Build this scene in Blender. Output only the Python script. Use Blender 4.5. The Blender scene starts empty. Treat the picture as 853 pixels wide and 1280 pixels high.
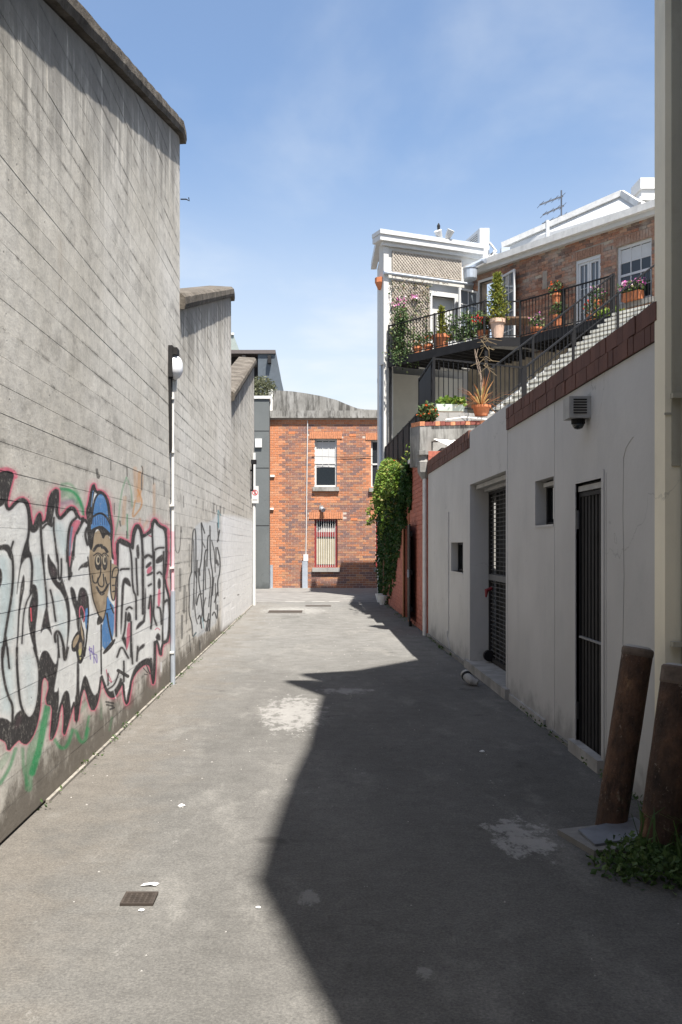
import bpy, math, random
import numpy as np
from mathutils import Vector, Matrix
random.seed(7)
rng = np.random.default_rng(7)
SC = bpy.context.scene
COL = SC.collection
F, CX, CY, EYE = 1200.0, 392.5, 683.0, 1.55

# ------------------------------------------------------------------ camera, sky, sun, exposure
cam = bpy.data.objects.new('camera', bpy.data.cameras.new('camera'))
COL.objects.link(cam)
cam.location = (0, 0, EYE)
cam.rotation_euler = (math.radians(90), 0, 0)
cd = cam.data
cd.sensor_fit = 'VERTICAL'; cd.sensor_height = 36.0; cd.sensor_width = 24.0
cd.lens = 36.0 * F / 1280.0
cd.shift_x = (426.5 - CX) / 1280.0
cd.shift_y = (CY - 640.0) / 1280.0
cd.clip_start = 0.05; cd.clip_end = 2000
SC.camera = cam

DX, DZ = 0.185, 0.45                      # shadow offset per metre of height: towards -X, towards +Y
SUN = Vector((DX, -DZ, 1.0)).normalized()
SUN_EL = math.asin(SUN.z)
SUN_AZ = math.atan2(SUN.x, SUN.y)
sun = bpy.data.objects.new('sun', bpy.data.lights.new('sun', 'SUN'))
COL.objects.link(sun)
sun.rotation_euler = SUN.to_track_quat('Z', 'Y').to_euler()
sun.data.energy = 5.0; sun.data.angle = math.radians(0.53); sun.data.color = (1.0, 0.955, 0.89)

world = bpy.data.worlds.new('World'); SC.world = world; world.use_nodes = True
nt = world.node_tree; nt.nodes.clear()
def wn(t, **k):
    n = nt.nodes.new(t)
    for a, b in k.items(): setattr(n, a, b)
    return n
sky = wn('ShaderNodeTexSky'); sky.sky_type = 'NISHITA'; sky.sun_disc = False
sky.sun_elevation = SUN_EL; sky.sun_rotation = SUN_AZ
sky.altitude = 50; sky.air_density = 1.0; sky.dust_density = 1.3; sky.ozone_density = 1.6
hs_ = wn('ShaderNodeHueSaturation'); hs_.inputs['Saturation'].default_value = 1.22; hs_.inputs['Value'].default_value = 1.05
nt.links.new(sky.outputs['Color'], hs_.inputs['Color'])
tc = wn('ShaderNodeTexCoord'); sep = wn('ShaderNodeSeparateXYZ')
nt.links.new(tc.outputs['Generated'], sep.inputs[0])
mx = wn('ShaderNodeMath', operation='MAXIMUM'); mx.inputs[1].default_value = 0.08
nt.links.new(sep.outputs['Z'], mx.inputs[0])
dv = wn('ShaderNodeVectorMath', operation='DIVIDE'); cmb = wn('ShaderNodeCombineXYZ')
for i in range(3): nt.links.new(mx.outputs[0], cmb.inputs[i])
nt.links.new(tc.outputs['Generated'], dv.inputs[0]); nt.links.new(cmb.outputs[0], dv.inputs[1])
mp = wn('ShaderNodeMapping'); mp.inputs['Scale'].default_value = (1.0, 0.62, 0.0); mp.inputs['Location'].default_value = (1.3, 2.2, 0)
mp.inputs['Rotation'].default_value = (0, 0, 0.35)
nt.links.new(dv.outputs[0], mp.inputs['Vector'])
nz = wn('ShaderNodeTexNoise'); nz.inputs['Scale'].default_value = 1.2; nz.inputs['Detail'].default_value = 6; nz.inputs['Roughness'].default_value = 0.52; nz.inputs['Distortion'].default_value = 0.3
nt.links.new(mp.outputs[0], nz.inputs['Vector'])
rp = wn('ShaderNodeMapRange'); rp.interpolation_type = 'SMOOTHSTEP'
for k, x in zip(('From Min', 'From Max', 'To Min', 'To Max'), (0.42, 0.80, 0.14, 0.46)): rp.inputs[k].default_value = x
nt.links.new(nz.outputs['Fac'], rp.inputs['Value'])
hz = wn('ShaderNodeMapRange'); hz.interpolation_type = 'SMOOTHSTEP'      # pale haze low over the roofs, all round
for k, x in zip(('From Min', 'From Max', 'To Min', 'To Max'), (0.10, 0.42, 0.62, 0.0)): hz.inputs[k].default_value = x
nt.links.new(sep.outputs['Z'], hz.inputs['Value'])
sm = wn('ShaderNodeMath', operation='ADD'); sm.use_clamp = True
nt.links.new(rp.outputs['Result'], sm.inputs[0]); nt.links.new(hz.outputs['Result'], sm.inputs[1])
cmix = wn('ShaderNodeMix', data_type='RGBA'); cmix.inputs['B'].default_value = (5.0, 5.25, 5.5, 1)
nt.links.new(sm.outputs[0], cmix.inputs['Factor']); nt.links.new(hs_.outputs['Color'], cmix.inputs['A'])
bg = wn('ShaderNodeBackground'); bg.inputs['Strength'].default_value = 0.075
wo = wn('ShaderNodeOutputWorld')
nt.links.new(cmix.outputs['Result'], bg.inputs['Color']); nt.links.new(bg.outputs[0], wo.inputs['Surface'])

SC.view_settings.view_transform = 'Standard'; SC.view_settings.look = 'None'
SC.view_settings.exposure = 1.35; SC.view_settings.gamma = 1.0; SC.view_settings.use_curve_mapping = False
SC.render.engine = 'CYCLES'
try:
    SC.cycles.use_denoising = True
    SC.cycles.max_bounces = 8; SC.cycles.diffuse_bounces = 2
except Exception: pass

# ------------------------------------------------------------------ helpers
def W(x, y, Y): return Vector(((x - CX) / F * Y, Y, EYE - (y - CY) / F * Y))

class Plane:
    def __init__(s, o, u, n):
        s.o = Vector((o[0], o[1], 0)); s.u = Vector((u[0], u[1], 0)).normalized(); s.n = Vector((n[0], n[1], 0)).normalized()
    def p(s, a, d, z): return s.o + s.u * a + s.n * d + Vector((0, 0, z))
    def s_at(s, x):                      # distance along the plane seen at photo column x
        k = (x - CX) / F
        return (s.o.x - k * s.o.y) / (k * s.u.y - s.u.x)
    def z_at(s, x, y):
        a = s.s_at(x); Y = s.o.y + s.u.y * a
        return EYE - (y - CY) / F * Y

class MB:
    def __init__(s): s.v = []; s.f = []
    def quad(s, *pts):
        b = len(s.v); s.v += [tuple(p) for p in pts]; s.f.append(tuple(range(b, b + len(pts)))); return s
    def hexa(s, pts):
        b = len(s.v); s.v += [tuple(p) for p in pts]
        for q in ((0, 3, 2, 1), (4, 5, 6, 7), (0, 1, 5, 4), (1, 2, 6, 5), (2, 3, 7, 6), (3, 0, 4, 7)):
            s.f.append(tuple(b + i for i in q))
        return s
    def box(s, x0, x1, y0, y1, z0, z1):
        return s.hexa([(x0, y0, z0), (x1, y0, z0), (x1, y1, z0), (x0, y1, z0), (x0, y0, z1), (x1, y0, z1), (x1, y1, z1), (x0, y1, z1)])
    def pbox(s, P, a0, a1, d0, d1, z0, z1):
        return s.hexa([P.p(a0, d1, z0), P.p(a1, d1, z0), P.p(a1, d0, z0), P.p(a0, d0, z0), P.p(a0, d1, z1), P.p(a1, d1, z1), P.p(a1, d0, z1), P.p(a0, d0, z1)])
    def prism(s, poly, off):             # polygon of 3D points extruded by a vector
        off = Vector(off); b = len(s.v); n = len(poly)
        s.v += [tuple(Vector(p)) for p in poly] + [tuple(Vector(p) + off) for p in poly]
        s.f.append(tuple(range(b, b + n))); s.f.append(tuple(range(b + 2 * n - 1, b + n - 1, -1)))
        for i in range(n):
            j = (i + 1) % n; s.f.append((b + i, b + j, b + n + j, b + n + i))
        return s
    def bar(s, a, b, w, h=None):         # square bar from a to b
        a = Vector(a); b = Vector(b); h = h or w
        d = (b - a).normalized(); up = Vector((0, 0, 1)) if abs(d.z) < 0.95 else Vector((0, 1, 0))
        r = d.cross(up).normalized() * w / 2; t = r.cross(d).normalized() * h / 2
        return s.hexa([a - r - t, a + r - t, b + r - t, b - r - t, a - r + t, a + r + t, b + r + t, b - r + t])
    def tube(s, pts, r, n=8, caps=True):
        pts = [Vector(p) for p in pts]; rs = r if isinstance(r, (list, tuple)) else [r] * len(pts)
        rings = []; ref = None
        for i, p in enumerate(pts):
            d = (pts[min(i + 1, len(pts) - 1)] - pts[max(i - 1, 0)]).normalized()
            if ref is None: ref = Vector((1, 0, 0)) if abs(d.x) < 0.9 else Vector((0, 1, 0))
            a = (ref - d * ref.dot(d)).normalized(); ref = a; c = d.cross(a)
            b = len(s.v); rings.append(b)
            for k in range(n):
                t = 2 * math.pi * k / n
                s.v.append(tuple(p + (a * math.cos(t) + c * math.sin(t)) * rs[i]))
        for i in range(len(rings) - 1):
            for k in range(n):
                k2 = (k + 1) % n
                s.f.append((rings[i] + k, rings[i] + k2, rings[i + 1] + k2, rings[i + 1] + k))
        if caps:
            s.f.append(tuple(rings[0] + k for k in range(n - 1, -1, -1))); s.f.append(tuple(rings[-1] + k for k in range(n)))
        return s
    def lathe(s, base, prof, n=14):      # prof: list of (radius, height)
        base = Vector(base); rings = []
        for r, h in prof:
            rings.append(len(s.v))
            for k in range(n):
                t = 2 * math.pi * k / n; s.v.append((base.x + r * math.cos(t), base.y + r * math.sin(t), base.z + h))
        for i in range(len(rings) - 1):
            for k in range(n):
                k2 = (k + 1) % n; s.f.append((rings[i] + k, rings[i] + k2, rings[i + 1] + k2, rings[i + 1] + k))
        s.f.append(tuple(rings[0] + k for k in range(n - 1, -1, -1))); s.f.append(tuple(rings[-1] + k for k in range(n)))
        return s
    def leaf(s, p, size, up=0.3, asp=0.55):
        d = Vector(rng.normal(size=3)); d.z = d.z * 0.6 - up; d.normalize()
        e = d.cross(Vector(rng.normal(size=3))).normalized() * size * asp * 0.5
        p = Vector(p); d = d * size; b = len(s.v); nrm = d.cross(e).normalized() * size * 0.12
        s.v += [tuple(p), tuple(p + d * 0.5 + e + nrm), tuple(p + d), tuple(p + d * 0.5 - e + nrm)]
        s.f.append((b, b + 1, b + 2, b + 3)); return s
    def build(s, name, mat, parent=None, loc=None, smooth=False, kind=None):
        me = bpy.data.meshes.new(name)
        o = bpy.data.objects.new(name, me); COL.objects.link(o)
        if parent is not None:
            off = wloc(parent); o.parent = parent
        elif loc is not None: off = Vector(loc); o.location = off
        else:
            a = np.array(s.v); off = Vector(((a[:, 0].min() + a[:, 0].max()) / 2, (a[:, 1].min() + a[:, 1].max()) / 2, a[:, 2].min())); o.location = off
        ov = (off.x, off.y, off.z)
        me.from_pydata([(v[0] - ov[0], v[1] - ov[1], v[2] - ov[2]) for v in s.v], [], s.f)
        if isinstance(mat, (list, tuple)):
            for m in mat: me.materials.append(m)
        else: me.materials.append(mat)
        if smooth: me.polygons.foreach_set('use_smooth', [True] * len(me.polygons))
        me.update()
        if kind or name in ('petals', 'blossoms', 'twigs', 'upper_twigs'): o['kind'] = kind or 'stuff'
        return o

def wloc(o):
    v = Vector(o.location)
    while o.parent: o = o.parent; v = v + Vector(o.location)
    return v
def tag(o, label, cat, group=None):
    o['label'] = label; o['category'] = cat
    if group: o['group'] = group
    return o
def thing(name, loc, label, cat, group=None):
    o = bpy.data.objects.new(name, None); COL.objects.link(o); o.location = Vector(loc); o.empty_display_size = 0.2
    return tag(o, label, cat, group)
def put(src_mesh, name, parent, wpos, rotz=0.0):   # another piece sharing mesh data
    o = bpy.data.objects.new(name, src_mesh); COL.objects.link(o); o.parent = parent
    o.location = Vector(wpos) - wloc(parent); o.rotation_euler = (0, 0, rotz); return o
def mesh_of(mb, name, mat):
    me = bpy.data.meshes.new(name); me.from_pydata([tuple(v) for v in mb.v], [], mb.f); me.materials.append(mat); me.update(); return me

# ------------------------------------------------------------------ materials
MATS = {}
class N:
    def __init__(s, name):
        m = bpy.data.materials.new(name); m.use_nodes = True; s.m = m; s.t = m.node_tree; s.t.nodes.clear()
        s.out = s.t.nodes.new('ShaderNodeOutputMaterial'); s.b = s.t.nodes.new('ShaderNodeBsdfPrincipled')
        s.t.links.new(s.b.outputs[0], s.out.inputs['Surface'])
        s.geo = s.t.nodes.new('ShaderNodeNewGeometry')
    def n(s, t, **k):
        q = s.t.nodes.new(t)
        for a, b in k.items(): setattr(q, a, b)
        return q
    def l(s, a, b): s.t.links.new(a, b)
    def pos(s, scale=(1, 1, 1), loc=(0, 0, 0)):
        m = s.n('ShaderNodeMapping'); m.inputs['Scale'].default_value = scale; m.inputs['Location'].default_value = loc
        s.l(s.geo.outputs['Position'], m.inputs['Vector']); return m.outputs[0]
    def noise(s, scale, detail=4, rough=0.55, vec=None, dist=0.0):
        q = s.n('ShaderNodeTexNoise'); q.inputs['Scale'].default_value = scale; q.inputs['Detail'].default_value = detail
        q.inputs['Roughness'].default_value = rough; q.inputs['Distortion'].default_value = dist
        s.l(vec or s.geo.outputs['Position'], q.inputs['Vector']); return q.outputs['Fac']
    def rng(s, v, a, b, c=0.0, d=1.0, smooth=False):
        q = s.n('ShaderNodeMapRange'); q.interpolation_type = 'SMOOTHSTEP' if smooth else 'LINEAR'
        for k, x in zip(('From Min', 'From Max', 'To Min', 'To Max'), (a, b, c, d)): q.inputs[k].default_value = x
        s.l(v, q.inputs['Value']); return q.outputs['Result']
    def math(s, op, a, b=None):
        q = s.n('ShaderNodeMath', operation=op)
        for i, x in enumerate((a, b)):
            if x is None: continue
            if isinstance(x, (int, float)): q.inputs[i].default_value = x
            else: s.l(x, q.inputs[i])
        return q.outputs[0]
    def mix(s, fac, a, b, blend='MIX'):
        q = s.n('ShaderNodeMix', data_type='RGBA'); q.blend_type = blend
        for k, x in (('Factor', fac), ('A', a), ('B', b)):
            if isinstance(x, (int, float)): q.inputs[k].default_value = x
            elif isinstance(x, tuple): q.inputs[k].default_value = (x[0], x[1], x[2], 1)
            else: s.l(x, q.inputs[k])
        return q.outputs['Result']
    def ramp(s, v, stops, const=False):
        q = s.n('ShaderNodeValToRGB'); e = q.color_ramp.elements
        q.color_ramp.interpolation = 'CONSTANT' if const else 'LINEAR'
        while len(e) < len(stops): e.new(0.5)
        for i, (p, c) in enumerate(stops): e[i].position = p; e[i].color = (c[0], c[1], c[2], 1)
        s.l(v, q.inputs['Fac']); return q.outputs['Color']
    def bump(s, h, strength=0.5, dist=0.01):
        q = s.n('ShaderNodeBump'); q.inputs['Strength'].default_value = strength; q.inputs['Distance'].default_value = dist
        s.l(h, q.inputs['Height']); s.l(q.outputs[0], s.b.inputs['Normal'])
    def fin(s, color, rough=0.8, metal=0.0, spec=0.3):
        if isinstance(color, tuple): s.b.inputs['Base Color'].default_value = (*color, 1)
        else: s.l(color, s.b.inputs['Base Color'])
        if isinstance(rough, (int, float)): s.b.inputs['Roughness'].default_value = rough
        else: s.l(rough, s.b.inputs['Roughness'])
        s.b.inputs['Metallic'].default_value = metal; s.b.inputs['Specular IOR Level'].default_value = spec
        return s.m

def plain(name, col, rough=0.7, var=0.15, scale=6.0, metal=0.0, bump=0.0, bscale=60.0, grime=0.0, spec=0.3):
    if name in MATS: return MATS[name]
    s = N(name); v = s.noise(scale, 5, 0.6)
    f = s.rng(v, 0.3, 0.7, 1 - var, 1 + var)
    c = s.mix(1.0, col, s.n('ShaderNodeCombineColor').outputs[0], 'MULTIPLY') if False else None
    cc = s.n('ShaderNodeCombineXYZ')
    for i in range(3): s.l(f, cc.inputs[i])
    c = s.mix(1.0, col, cc.outputs[0], 'MULTIPLY')
    if grime:
        g = s.rng(s.noise(2.2, 7, 0.7, s.pos((1.5, 1.5, 0.5))), 0.5, 0.75, 0, grime, True)
        c = s.mix(g, c, tuple(x * 0.3 for x in col))
    if bump: s.bump(s.noise(bscale, 4, 0.6), 0.6, bump)
    MATS[name] = s.fin(c, rough, metal, spec); return MATS[name]

def island(name, stops, rough=0.85, bump=0.003, wear=0.0):
    s = N(name); c = s.ramp(s.geo.outputs['Random Per Island'], stops)
    f = s.rng(s.noise(24, 4), 0.3, 0.7, 0.72, 1.25); cc = s.n('ShaderNodeCombineXYZ')
    for i in range(3): s.l(f, cc.inputs[i])
    c = s.mix(1.0, c, cc.outputs[0], 'MULTIPLY')
    if wear:
        w = s.rng(s.noise(1.1, 6, 0.65), 0.5, 0.66, 0, wear, True); c = s.mix(w, c, (0.42, 0.37, 0.31))
    if bump: s.bump(s.noise(70, 3), 0.7, bump)
    return s.fin(c, rough)

def leafmat(name, stops):
    s = N(name); c = s.ramp(s.geo.outputs['Random Per Island'], stops)
    m = s.fin(c, 0.55, spec=0.25)
    tr = s.n('ShaderNodeBsdfTranslucent'); s.l(c, tr.inputs['Color'])
    mixs = s.n('ShaderNodeMixShader'); mixs.inputs[0].default_value = 0.3
    s.l(s.b.outputs[0], mixs.inputs[1]); s.l(tr.outputs[0], mixs.inputs[2]); s.l(mixs.outputs[0], s.out.inputs['Surface'])
    return m
# ------------------------------------------------------------------ spray paint on the concrete wall (flat print, drawn stroke by stroke)
LX = -1.62                                # plane of the concrete wall
class Paint:
    def __init__(s, Y0, Y1, z0, z1, ppm):
        s.Y0, s.Y1, s.z0, s.z1 = Y0, Y1, z0, z1
        s.w = int((Y1 - Y0) * ppm); s.h = int((z1 - z0) * ppm)
        Y = Y0 + (np.arange(s.w) + 0.5) / s.w * (Y1 - Y0); z = z0 + (np.arange(s.h) + 0.5) / s.h * (z1 - z0)
        s.u = CX + LX * F / Y; s.v = CY - (z[:, None] - EYE) * F / Y[None, :]
        s.c = np.zeros((s.h, s.w, 3)); s.a = np.zeros((s.h, s.w))
        g = rng.random((s.h // 3 + 2, s.w // 3 + 2)); g = np.kron(g, np.ones((3, 3)))[:s.h, :s.w]
        s.g = 0.6 * g + 0.4 * rng.random((s.h, s.w))
    @staticmethod
    def cha(p, closed, it):
        p = np.array(p, float)
        for _ in range(it):
            q = np.roll(p, -1, 0) if closed else p[1:]
            a = p if closed else p[:-1]
            r = np.empty((2 * len(a), 2)); r[0::2] = a * 0.75 + q * 0.25; r[1::2] = a * 0.25 + q * 0.75
            p = r if closed else np.vstack([p[:1], r, p[-1:]])
        return p
    def cols(s, p, pad):
        i = np.searchsorted(s.u, p[:, 0].min() - pad); j = np.searchsorted(s.u, p[:, 0].max() + pad)
        return slice(max(i - 1, 0), min(j + 1, s.w))
    def dist(s, p, U, V, closed):
        q = np.roll(p, -1, 0) if closed else p[1:]
        d = np.full(V.shape, 1e9)
        for (ax, ay), (bx, by) in zip(p if closed else p[:-1], q):
            ex, ey = bx - ax, by - ay; L = ex * ex + ey * ey + 1e-9
            t = np.clip(((U - ax) * ex + (V - ay) * ey) / L, 0, 1)
            d = np.minimum(d, (U - ax - t * ex) ** 2 + (V - ay - t * ey) ** 2)
        return np.sqrt(d)
    def over(s, sl, rows, cov, col, alpha, grain):
        if grain: cov = cov * np.clip((cov * 1.6 - s.g[rows, sl] * grain), 0, 1) ** 0.5
        cov = cov * alpha; A = s.a[rows, sl]
        na = cov + A * (1 - cov)
        k = np.where(na > 1e-6, cov / np.maximum(na, 1e-6), 0)[..., None]
        s.c[rows, sl] = s.c[rows, sl] * (1 - k) + np.array(col) * k; s.a[rows, sl] = na
    def rowsl(s, sl, p, pad):
        V = s.v[:, sl]; ok = ((V > p[:, 1].min() - pad) & (V < p[:, 1].max() + pad)).any(1)
        idx = np.nonzero(ok)[0]
        return slice(idx[0], idx[-1] + 1) if len(idx) else None
    def stroke(s, pts, w, col, alpha=1.0, soft=0.7, grain=0.0, sm=2):
        p = s.cha(pts, False, sm); sl = s.cols(p, w / 2 + soft + 1)
        if sl.stop <= sl.start: return
        r = s.rowsl(sl, p, w / 2 + soft + 1)
        if r is None: return
        U, V = s.u[None, sl], s.v[r, sl]
        s.over(sl, r, np.clip((w / 2 - s.dist(p, U + 0 * V, V, False)) / soft + 0.5, 0, 1), col, alpha, grain)
    def fill(s, pts, col, alpha=1.0, soft=0.7, grain=0.0, sm=1):
        p = s.cha(pts, True, sm); sl = s.cols(p, soft + 1)
        if sl.stop <= sl.start: return
        r = s.rowsl(sl, p, soft + 1)
        if r is None: return
        U, V = s.u[None, sl] + 0 * s.v[r, sl], s.v[r, sl]
        ins = np.zeros(V.shape, bool); q = np.roll(p, -1, 0)
        for (ax, ay), (bx, by) in zip(p, q):
            if ay == by: continue
            c = (ay > V) != (by > V); ins ^= c & (U < (bx - ax) * (V - ay) / (by - ay) + ax)
        d = s.dist(p, U, V, True)
        s.over(sl, r, np.clip(np.where(ins, d, -d) / soft + 0.5, 0, 1), col, alpha, grain)
    def image(s, name):
        im = bpy.data.images.new(name, s.w, s.h, alpha=True)
        im.colorspace_settings.name = 'sRGB'; im.alpha_mode = 'CHANNEL_PACKED'
        px = np.ones((s.h, s.w, 4), np.float32); px[..., :3] = np.clip(s.c, 0, 1); px[..., 3] = s.a
        im.pixels.foreach_set(px.ravel()); im.update(); im.pack(); return im

def panel(ox, oy, k): return lambda *pts: [(ox + x / k, oy + y / k) for x, y in pts]
P1 = panel(0, 570, 7.754); P2 = panel(100, 570, 7.108); P3 = panel(0, 690, 7.754)
P4 = panel(100, 690, 7.108); P5 = panel(0, 810, 6.736); P6 = panel(100, 800, 7.108); P7 = panel(210, 600, 5.565)
BK = (0.16, 0.15, 0.16); PK = (0.88, 0.44, 0.53); WH = (0.955, 0.955, 0.945); GR = (0.12, 0.60, 0.36); TN = (0.72, 0.64, 0.53)
BL = (0.33, 0.55, 0.78); PU = (0.30, 0.22, 0.25); OR = (0.85, 0.58, 0.28)

def draw_mural(g):
    S, A = g.stroke, g.fill
    # loose green, orange and violet sprays
    for pts, w, a in ((P5((400, 500), (370, 640), (330, 850), (270, 1050)), 9, .9), (P5((330, 640), (260, 850), (250, 1000), (240, 1180)), 10, .45),
                      (P5((190, 850), (195, 1000), (230, 1150)), 5, .5), (P5((130, 850), (80, 1020), (0, 1140)), 5, .7), (P5((60, 900), (0, 1000)), 9, .3),
                      (P5((460, 770), (510, 850), (570, 830), (610, 690)), 5, .7), (P5((640, 700), (680, 800), (720, 780), (741, 680)), 5, .65),
                      (P6((80, 680), (50, 850)), 3, .7), (P6((185, 480), (190, 700)), 3, .25), (P6((285, 690), (265, 800)), 3, .35), (P6((0, 640), (60, 560)), 5, .3),
                      (P1((590, 320), (680, 325), (750, 380), (790, 470), (815, 570)), 5, .95), (P1((600, 275), (680, 262), (760, 360)), 4, .5),
                      (P1((590, 380), (650, 350), (740, 430)), 9, .45), (P1((600, 440), (700, 400), (780, 500)), 6, .25)):
        S(pts, w, GR, a, soft=3.5, grain=.5)
    S(P1((590, 470), (640, 450), (700, 440)), 7, (.62, .40, .58), .5, soft=4)
    S(P2((415, 190), (380, 280), (355, 420), (345, 560), (320, 680), (290, 770)), 1.8, GR, .5, soft=1.5)
    S(P2((415, 190), (455, 280), (465, 450)), 1.8, GR, .4, soft=1.5); S(P2((420, 520), (425, 730)), 1.8, GR, .7, soft=1.2)
    for pts, w, a in ((P2((490, 110), (500, 400)), 5, .35), (P2((530, 150), (525, 400)), 5, .6), (P2((555, 100), (560, 300), (510, 360)), 2, .5), (P2((515, 300), (565, 430), (485, 535), (465, 540), (490, 400)), 2.4, .75),
                      (P2((400, 370), (385, 600)), 5, .35), (P2((660, 250), (660, 520)), 4, .3), (P2((535, 560), (535, 620)), 3, .4), (P2((600, 580), (560, 640)), 4, .3)):
        S(pts, w, OR, a, soft=2.2, grain=.4)
    # pink halo, then the silver mass of the letters
    top = P1((-60, 190), (60, 150), (128, 172), (110, 240), (85, 330), (62, 430), (66, 500), (95, 520), (150, 450), (210, 412), (255, 435), (278, 490), (292, 600), (312, 685), (332, 690), (352, 620), (382, 560), (392, 570), (400, 660), (440, 635), (455, 615), (465, 540), (490, 370), (558, 316), (562, 400), (550, 550), (580, 610), (625, 565), (680, 495), (725, 510), (748, 570), (780, 615), (815, 600))
    top += P2((10, 600), (40, 562), (70, 600), (75, 560), (62, 490), (85, 420), (100, 330), (120, 248), (132, 300), (152, 325), (175, 315), (218, 340), (252, 410), (264, 520), (280, 600), (285, 690), (275, 780), (285, 900), (330, 930), (335, 730), (440, 775), (460, 820), (470, 730), (480, 660), (510, 605), (542, 650), (558, 720), (640, 660), (650, 590), (666, 562), (702, 620), (768, 645), (778, 690))
    bot = P4((785, 10), (765, 190), (752, 260), (795, 410), (802, 560), (785, 790)) + P6((760, 20), (728, 40), (718, 160), (690, 5), (668, 20), (668, 200), (655, 405), (640, 320), (630, 225), (580, 205), (510, 262), (460, 342), (442, 450), (420, 580), (395, 520), (385, 362), (350, 432), (310, 502), (270, 507), (235, 452), (210, 380), (190, 305), (175, 430), (150, 560), (115, 632), (85, 562), (60, 452), (35, 422), (15, 452), (0, 520))
    bot += P5((640, 660), (632, 440), (600, 530), (565, 650), (535, 745), (545, 600), (540, 482), (520, 452), (500, 522), (480, 650), (450, 742), (425, 772), (440, 620), (450, 482), (385, 462), (430, 300), (375, 226), (345, 282), (340, 400), (325, 562), (290, 702), (230, 802), (190, 797), (165, 757), (100, 822), (70, 862), (65, 812), (40, 772), (-60, 735))
    sil = top + bot
    S(top, 13, PK, .30, soft=9, sm=1); S(bot, 10, PK, .25, soft=8, sm=1)
    for k in range(26): x_ = float(rng.uniform(2, 208)); y_ = float(rng.uniform(640, 840)); S([(x_, y_), (x_ + .3, y_ + float(rng.uniform(4, 26)))], float(rng.uniform(.5, 1.1)), (.30, .28, .28), float(rng.uniform(.2, .5)), soft=.9, sm=0)
    S(top, 7.5, PK, .95, soft=1.6, grain=.15, sm=1); S(bot, 5.5, PK, .9, soft=1.6, grain=.2, sm=1)
    S(P1((10, 140), (60, 125), (140, 160), (150, 200)), 6, PK, .9, soft=1.5)
    A(sil, WH, .96, soft=.8, sm=1)
    for pts, w, a in ((P3((20, 100), (60, 500), (20, 900)), 16, .3), (P3((360, 100), (400, 500)), 14, .22), (P1((560, 700), (640, 900)), 14, .25), (P5((60, 100), (60, 500)), 14, .25),
                      (P3((560, 450), (620, 800)), 12, .2), (P3((130, 300), (120, 800)), 8, .2), (P5((240, 100), (260, 450)), 14, .15)):
        S(pts, w, (.62, .80, .84), a, soft=10)
    S(top, 3.2, BK, 1, soft=.9, sm=1); S(bot, 2.6, BK, 1, soft=.9, sm=1)
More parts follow.
